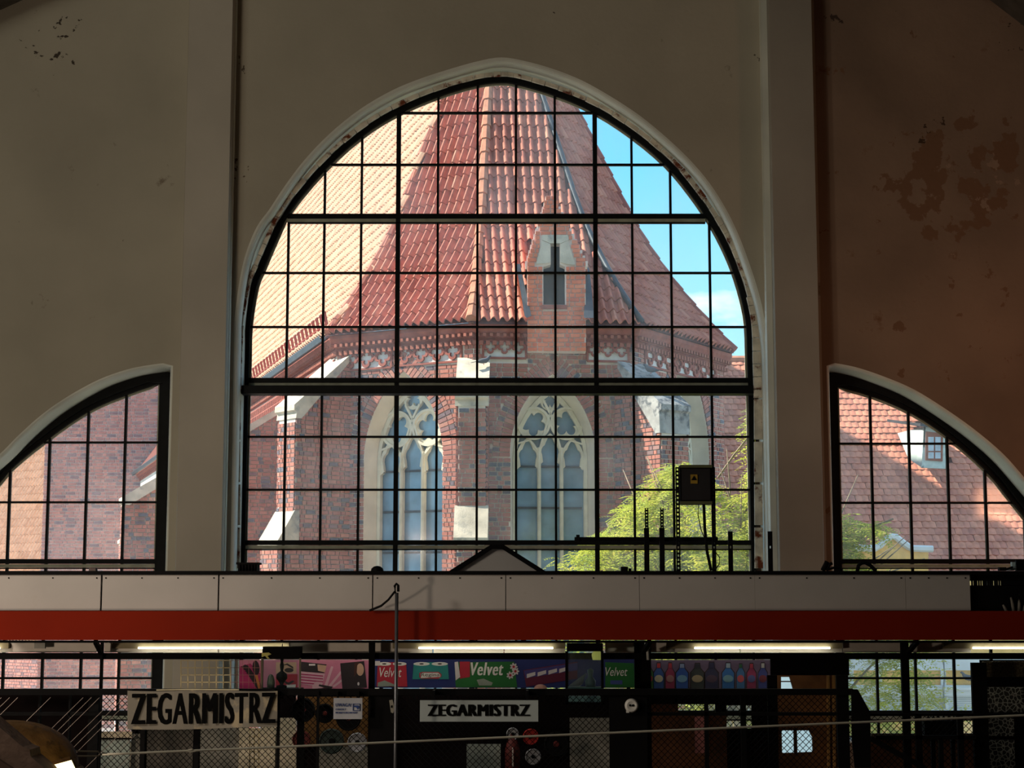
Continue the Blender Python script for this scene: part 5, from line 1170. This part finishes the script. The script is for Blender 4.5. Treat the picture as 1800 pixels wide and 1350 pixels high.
# discs
disc_m = {'black': black, 'red': mat('disc_red', (.30, .015, .012), .6), 'white': mat('disc_white', (.30, .31, .34), .6), 'wine': mat('disc_wine', (.10, .012, .010), .6), 'green': mat('disc_green', (.02, .035, .03), .5)}
for cx, cy, r_, c, lab in ((533, 1248, 21, 'black', 'black round disc hanging left behind the mesh, above the yellow board'), (571, 1254, 17, 'black', 'black round disc directly left of the UWAGA notice'), (613, 1262, 22, 'black', 'black round disc half hidden behind the UWAGA notice'), (583, 1303, 22, 'green', 'large dark green round disc below the UWAGA notice at left'), (628, 1305, 17, 'white', 'pale round disc with dark centre below the UWAGA notice'), (530, 1300, 16, 'wine', 'wine red round disc beside the cream panel'), (670, 1310, 24, 'black', 'large black round disc on the wide post under the pole'),
                          (901, 1290, 11, 'white', 'small pale blue round disc under the white ZEGARMISTRZ sign'), (933, 1295, 14, 'red', 'bright red round disc under the white ZEGARMISTRZ sign'), (937, 1330, 14, 'white', 'pale round disc below the red disc'), (978, 1308, 22, 'black', 'big black round disc beside the grey panel right of the sign')):
    o = thing('round_disc', lab, 'disc', S(cx, cy, 1.25), 'round discs hung behind the mesh'); k = r_ / F * 17.2
    mb = MB(); mb.lathe(S(cx, cy, 1.3), [(.001, 0), (k, 0), (k, .02), (k * .9, .035), (k * .85, .02), (.001, .02)], 20, axis=V((0, -1, 0)), x=V((1, 0, 0))); mb.build('plate', disc_m[c], o)
    mb = MB(); mb.lathe(S(cx, cy, 1.275), [(.001, .0), (k * .25, 0), (k * .2, .02), (.001, .022)], 14, axis=V((0, -1, 0)), x=V((1, 0, 0))); mb.build('hub', disc_m['black' if c != 'black' else 'wine'], o)
bt_ = thing('red_bottle', 'dark red bottle with pale vertical writing under the white ZEGARMISTRZ sign', 'bottle', S(901, 1350, 1.3)); q = S(901, 1380, 1.3); mb = MB(); mb.lathe(q, [(.001, 0), (.075, 0), (.075, .34), (.055, .42), (.03, .46), (.03, .5), (.001, .5)], 14); mb.build('body', disc_m['wine'], bt_, smooth=True); pbox('label_strip', 900, 1314, 902.5, 1348, W_, bt_, 1.2, .01)
# white round fitting
wf_ = thing('white_round_fitting', 'white round wall fitting with two dark holes on the wide black post', 'fitting', S(1110, 1240, .2)); q = S(1110, 1240, .24)
mb = MB(); mb.lathe(q, [(.001, 0), (.062, 0), (.066, .02), (.05, .06), (.04, .055), (.001, .05)], 20, axis=V((0, -1, 0)), x=V((1, 0, 0))); mb.build('cover', mat('white_plastic', (.62, .63, .60), .45), wf_, smooth=True)
for x in (1107.6, 1112.6): mb = MB(); mb.lathe(S(x, 1240, .185), [(.001, 0), (.011, 0), (.010, .006), (.001, .007)], 10, axis=V((0, -1, 0)), x=V((1, 0, 0))); mb.build('hole', black, wf_)
pbox('clip', 1101, 1248, 1106, 1253, MATS['white_plastic'], wf_, .2, .03)
o = thing('white_clip', 'small white clip hanging on the dark post beside the conduit pole', 'clip', S(688, 1232, .2)); decal('body', [(684, 1231), (690, 1230), (694, 1246), (691, 1254), (687, 1252)], .2, mat('dim_white', (.28, .27, .22), .7), o, .02); pbox('button', 687, 1240, 690, 1244, black, o, .195, .01)
sk = thing('white_downpipe', 'short white pipe fitting hanging beside the strip light above the bottles', 'pipe', S(1138, 1160, .6)); mb = MB(); mb.tube([S(1138, 1130, .6), S(1137, 1140, .6)], .028, 10); mb.build('collar', MATS['white_plastic'], sk); mb = MB(); mb.tube([S(1138, 1140, .6), S(1139, 1160, .6)], .013, 8); mb.build('pipe', MATS['white_plastic'], sk)
# display lanterns
pglass = glass('case_glass', (.85, .92, .92), (.02, .10), 6)
def case(name, lab, x0, y0, x1, y1, cap_h, d, postm):
    t = thing(name, lab, 'display case', S((x0 + x1) / 2, y1, d)); pbox('cap', x0 + 3, y0, x1 - 2, y0 + cap_h, black, t, d, .17)
    for x in (x0, x1 - 5): pbox('post', x, y0 + cap_h, x + 4, y1, postm, t, d, .03)
    for x in (x0 + 3, x1 - 5): pbox('post', x, y0 + cap_h, x + 2, y1, postm, t, d + .15, .02)
    pbox('base', x0, y1 - 3, x1, y1, black, t, d, .17); pbox('glass_front', x0 + 4, y0 + cap_h, x1 - 5, y1 - 3, pglass, t, d + .005, .004)
    return t
c1 = case('display_case', 'glazed display case with thick black cap in front of the pink poster', 458, 1137, 530, 1213, 20, .5, mat('brass_grey', (.20, .18, .12), .5))
ylit = mat('yellow_catch', (.75, .72, .20), .5); decal('yellow_bracket', [(460, 1148), (472, 1147), (477, 1150), (470, 1153), (474, 1158), (470, 1158), (466, 1153), (460, 1155)], .49, ylit, c1, .02)
mb = MB(); q = S(495, 1209, .60); mb.lathe(q, [(.001, 0), (.05, 0), (.05, .02), (.015, .03), (.03, .06), (.055, .09), (.05, .13), (.012, .16), (.02, .2), (.02, .22), (.012, .24), (.02, .3), (.02, .32), (.008, .34), (.003, .42), (.001, .42)], 12); o = mb.build('black_ornament', black, smooth=True); tag(o, 'tall black turned ornament inside the glazed case before the pink poster', 'ornament')
mb = MB(); q = S(476, 1209, .60); mb.lathe(q, [(.001, 0), (.035, 0), (.04, .05), (.03, .10), (.02, .12), (.001, .13)], 12); o = mb.build('glass_jar', mat('milky_glass', (.42, .44, .36), .2), smooth=True); tag(o, 'small milky jar inside the glazed case before the pink poster', 'jar')
c2 = case('display_case', 'tall blue tinted glazed case at right end of the paper roll poster', 994, 1131, 1062, 1238, 14, .45, black)
pbox('shelf', 996, 1208, 1060, 1212, mat('cyan_shelf', (.10, .22, .25), .3), c2, .51, .15); pbox('lower_contents', 1000, 1224, 1056, 1234, mat('cyan_tray', (.25, .42, .42), .4), c2, .6, .1)
mb = MB(); mb.lathe(S(1049, 1160, .6), [(.001, 0), (.04, 0), (.05, .05), (.03, .09), (.001, .10)], 10); mb.build('lit_lamp', mat('yellow_glow', (.8, .75, .2), .5, emit=((.9, .85, .2), .12)), c2)
for i in range(7): mb = MB(); mb.bar(S(1000 + i * 3, 1206, .6), S(1030 - i, 1184 + i * 3, .66), .006); mb.build('glass_rod', mat('pale_rod', (.35, .42, .40), .3), c2)
mb = MB(); mb.lathe(S(1038, 1208, .62), [(.001, 0), (.045, 0), (.05, .06), (.02, .10), (.03, .16), (.001, .18)], 12); o = mb.build('glass_figure', mat('dull_cyan', (.10, .17, .19), .3), smooth=True); tag(o, 'small bluish figurine on the shelf of the tall blue tinted case', 'ornament')
# wire grids
def grid(name, lab, x0, y0, x1, y1, nx, ny, d, m, r=.004):
    mb = MB(); 
    for i in range(nx + 1): x = x0 + (x1 - x0) * i / nx; mb.bar(S(x, y0, d), S(x, y1, d), r * 2)
    for j in range(ny + 1): y = y0 + (y1 - y0) * j / ny; mb.bar(S(x0, y, d), S(x1, y, d), r * 2)
    o = mb.build(name, m); tag(o, lab, 'wire grid')
cw = mat('cream_wire', (.62, .52, .28), .5)
grid('wire_grid', 'cream wire display grid above the big ZEGARMISTRZ banner', 318, 1161, 405, 1212, 7, 4, .42, cw)
grid('wire_grid', 'faint wire display grid over the left end of the pink poster', 406, 1161, 458, 1212, 5, 4, .45, mat('dim_wire', (.35, .14, .12), .6), .002)
grid('wire_grid', 'narrow upright cream wire grid under the banner at its right end', 439, 1282, 455, 1400, 2, 9, 1.0, cw)
# fabrics at right
leo = bpy.data.materials.new('leopard_fabric'); leo.use_nodes = True; t_ = leo.node_tree; b_ = t_.nodes['Principled BSDF']; co = N(t_, 'ShaderNodeNewGeometry'); vo = N(t_, 'ShaderNodeTexVoronoi', feature='DISTANCE_TO_EDGE'); vo.inputs['Scale'].default_value = 24
L(t_, co.outputs['Position'], vo.inputs[0]); rp_ = ramp(t_, [(.05, (.22, .22, .19)), (.10, (.008, .008, .008))], vo.outputs[0]); L(t_, rp_.outputs[0], b_.inputs['Base Color']); b_.inputs['Roughness'].default_value = .9
cl_ = thing('patterned_cloth', 'black cloth with pale leopard rings hanging at the far right', 'cloth', S(1765, 1400, .9))
for q in ((1735, 1208, 1800, 1252), (1736, 1262, 1782, 1294), (1736, 1301, 1783, 1400), (1800, 1208, 1860, 1252)): pbox('cloth_panel', *q, leo, cl_, .9, .02)
gt = mat('glitter_cloth', (.16, .14, .08), .35, .5, var=.8, scale=60, bump=1, bscale=120); o = pbox('glitter_cloth', 1729, 1163, 1860, 1190, gt, None, .6, .05); tag(o, 'shiny crumpled gold brown cloth above the leopard cloth at far right', 'cloth')
# rope across the whole view
rp = thing('rope', 'long pale rope stretched across the lower edge of the view', 'rope', P(900, 1291, 10)); rm_ = mat('rope_fibre', (.88, .84, .70), .8)
mb = MB(); mb.tube([P(x, 1326.5 - (x - 175) * .0425 - 0 + 6 * math.sin(max(0, min(1, (x - 175) / 1625)) * math.pi) * .0, 10) for x in range(-60 + 240, 1901, 40)], .0065, 6); mb.build('strand', rm_, rp, smooth=True)
mb = MB(); mb.tube([P(x, y, 10) for x, y in ((60, 1321), (125, 1320), (172, 1321), (178, 1326), (200, 1325))], .005, 5); mb.tube([P(x, y, 10) for x, y in ((60, 1331), (130, 1329), (172, 1329), (182, 1324), (196, 1327))], .005, 5); mb.build('knot', mat('dark_rope', (.10, .08, .055), .8), rp)
mb = MB(); mb.tube([P(x, y, 9.99) for x, y in ((330, 1319.5), (338, 1317.5), (344, 1320.5), (336, 1321.5), (330, 1320))], .006, 5); mb.build('knot', rm_, rp)
# ---- person behind the stall rail
def person():
    Yp = 18.0; h0 = P(950, 1195, Yp); th = thing('person', 'person with bare head showing just above the rail right of the white sign', 'person', (h0.x, Yp, 0)); H_ = h0.z
    J = {'pel': (0, 0, .53), 'wai': (0, 0, .62), 'che': (0, .0, .74), 'nec': (0, .0, .845), 'hea': (0, -.01, .89), 'cro': (0, -.0, .945)}
    vs = []; es = []; rr = []
    def v(x, y, z, r): vs.append((h0.x + x, Yp + y, z)); rr.append(r); return len(vs) - 1
    pe = v(0, 0, H_ * .53, .15); wa = v(0, 0, H_ * .62, .14); ch = v(0, 0, H_ * .74, .15); nk = v(0, 0, H_ * .84, .06); hb = v(0, -.01, H_ * .885, .075); hc = v(0, 0, H_ * .94, .085); ht = v(0, .01, H_ * .975, .055); es += [(pe, wa), (wa, ch), (ch, nk), (nk, hb), (hb, hc), (hc, ht)]
    for s in (-1, 1):
        sh = v(s * .19, 0, H_ * .80, .06); el = v(s * .24, -.03, H_ * .62, .045); wr = v(s * .22, -.2, H_ * .53, .032); es += [(ch, sh), (sh, el), (el, wr)]
        hd_ = v(s * .21, -.27, H_ * .52, .035); es.append((wr, hd_))
        for k in range(4): f1 = v(s * .21 + (k - 1.5) * .02, -.31, H_ * .518, .01); f2 = v(s * .21 + (k - 1.5) * .021, -.35, H_ * .505, .008); es += [(hd_, f1), (f1, f2)]
        tb_ = v(s * .17, -.28, H_ * .515, .011); es.append((hd_, tb_))
        hp = v(s * .09, 0, H_ * .49, .09); kn = v(s * .1, -.02, H_ * .27, .06); an = v(s * .1, .02, .08, .04); to = v(s * .11, -.14, .035, .035); es += [(pe, hp), (hp, kn), (kn, an), (an, to)]
    me = bpy.data.meshes.new('body'); me.from_pydata(vs, es, []); o = bpy.data.objects.new('body', me); COL.objects.link(o); me.materials.append(mat('skin', (.52, .27, .20), .55)); attach(o, th)
    m = o.modifiers.new('skin', 'SKIN'); m2 = o.modifiers.new('sub', 'SUBSURF'); m2.levels = 2; m2.render_levels = 2
    for i, r_ in enumerate(rr): me.skin_vertices[0].data[i].radius = (r_, r_)
    me.skin_vertices[0].data[0].use_root = True
    mb = MB(); mb.lathe(V((h0.x, Yp, 0)), [(.16, H_ * .50), (.175, H_ * .56), (.17, H_ * .65), (.19, H_ * .74), (.16, H_ * .81), (.075, H_ * .845)], 20); mb.build('jacket', mat('dark_jacket', (.02, .02, .025), .9), th, smooth=True)
    for s in (-1, 1):
        mb = MB(); mb.tube([V((h0.x + s * .17, Yp, H_ * .81)), V((h0.x + s * .24, Yp - .02, H_ * .63)), V((h0.x + s * .22, Yp - .18, H_ * .54))], .07, 10, rr=[.085, .062, .048]); mb.build('sleeve', MATS['dark_jacket'], th, smooth=True)
        mb = MB(); mb.tube([V((h0.x + s * .09, Yp, H_ * .52)), V((h0.x + s * .1, Yp - .02, H_ * .27)), V((h0.x + s * .1, Yp + .02, .06))], .1, 10, rr=[.115, .08, .065]); mb.build('trouser_leg', MATS['dark_jacket'], th, smooth=True)
        mb = MB(); mb.lathe(V((h0.x + s * .083, Yp, H_ * .925)), [(.001, 0), (.02, 0), (.028, .012), (.001, .014)], 10, axis=V((s, 0, 0)), x=V((0, 1, 0))); mb.build('ear', MATS['skin'], th, smooth=True)
        mb = MB(); mb.lathe(V((h0.x + s * .032, Yp - .080, H_ * .93)), [(.001, 0), (.012, 0), (.008, .006), (.001, .008)], 10, axis=V((0, -1, 0)), x=V((1, 0, 0))); mb.build('eye', black, th, smooth=True)
    mb = MB(); mb.tube([V((h0.x, Yp - .078, H_ * .935)), V((h0.x, Yp - .105, H_ * .91))], .012, 8, rr=[.008, .015]); mb.build('nose', MATS['skin'], th, smooth=True)
    mb = MB(); mb.tube([V((h0.x - .025, Yp - .083, H_ * .893)), V((h0.x, Yp - .09, H_ * .891)), V((h0.x + .025, Yp - .083, H_ * .893))], .006, 6); mb.build('mouth', mat('lips', (.35, .12, .10), .6), th, smooth=True)
person()
# ---- foreground corner: weathered shade with a lit panel, sloping ledge
YC = 6.0
def Cc(px, py, d=0): return P(px, py, YC + d)
ls = thing('lamp_shade', 'brown weathered rounded shade with a glowing yellow panel at bottom left corner', 'lamp', Cc(20, 1400)); sham = mat('shade_brown', (.30, .16, .05), .7, var=.5, scale=14, bump=.4, bscale=30, var2=((.08, .05, .03), 18, .55, .65))
mb = MB(); c = Cc(2, 1352); n1, n2 = 14, 24; vs = []; fs_ = []
for i in range(n1 + 1):
    a = i / n1 * math.pi / 2
    for k in range(n2): b = 2 * math.pi * k / n2; vs.append(c + V((math.cos(a) ** .8 * math.cos(b) * .262, math.cos(a) ** .8 * math.sin(b) * .24, math.sin(a) * .165)))
for i in range(n1):
    for k in range(n2): fs_.append((i * n2 + k, i * n2 + (k + 1) % n2, (i + 1) * n2 + (k + 1) % n2, (i + 1) * n2 + k))
mb.add(vs, fs_); mb.build('dome', sham, ls, smooth=True)
mb = MB(); mb.tube([c + V((math.cos(b) * .268, math.sin(b) * .245, -.004 - .0 * b)) for b in [2 * math.pi * k / 30 for k in range(30)]], .012, 6, closed=True); mb.build('rim', mat('shade_rim', (.34, .26, .17), .8, var=.5, scale=20), ls, smooth=True)
mb = MB(); mb.poly([[Cc(78, 1347, -.262), Cc(123, 1334, -.262), Cc(136, 1362, -.262), Cc(80, 1362, -.262)]], V((0, .01, 0))); mb.build('lit_panel', mat('lit_panel', (1, .9, .5), .6, emit=((1, .82, .38), 1.6)), ls)
mb = MB(); mb.bar(Cc(76, 1346, -.268), Cc(124, 1333, -.268), .012); mb.build('panel_edge', sham, ls)
lg_ = thing('sloping_ledge', 'pale brown stone ledge sloping down across the bottom left corner', 'ledge', Cc(10, 1420, -.5)); mb = MB(); mb.poly([[Cc(-40, 1245, -.4), Cc(0, 1279, -.4), Cc(40, 1313, -.4), Cc(52, 1318, -.4), Cc(54, 1330, -.4), Cc(80, 1352, -.4), Cc(100, 1380, -.4), Cc(-60, 1400, -.4)]], V((0, .12, 0))); mb.build('ledge', mat('ledge_stone', (.28, .20, .15), .9, var=.35, scale=15, bump=.4, bscale=40), lg_)
mb = MB(); mb.bar(Cc(-30, 1322, -.42), Cc(50, 1375, -.42), .02); mb.build('groove_moulding', mat('ledge_groove', (.16, .11, .08), .9), lg_)
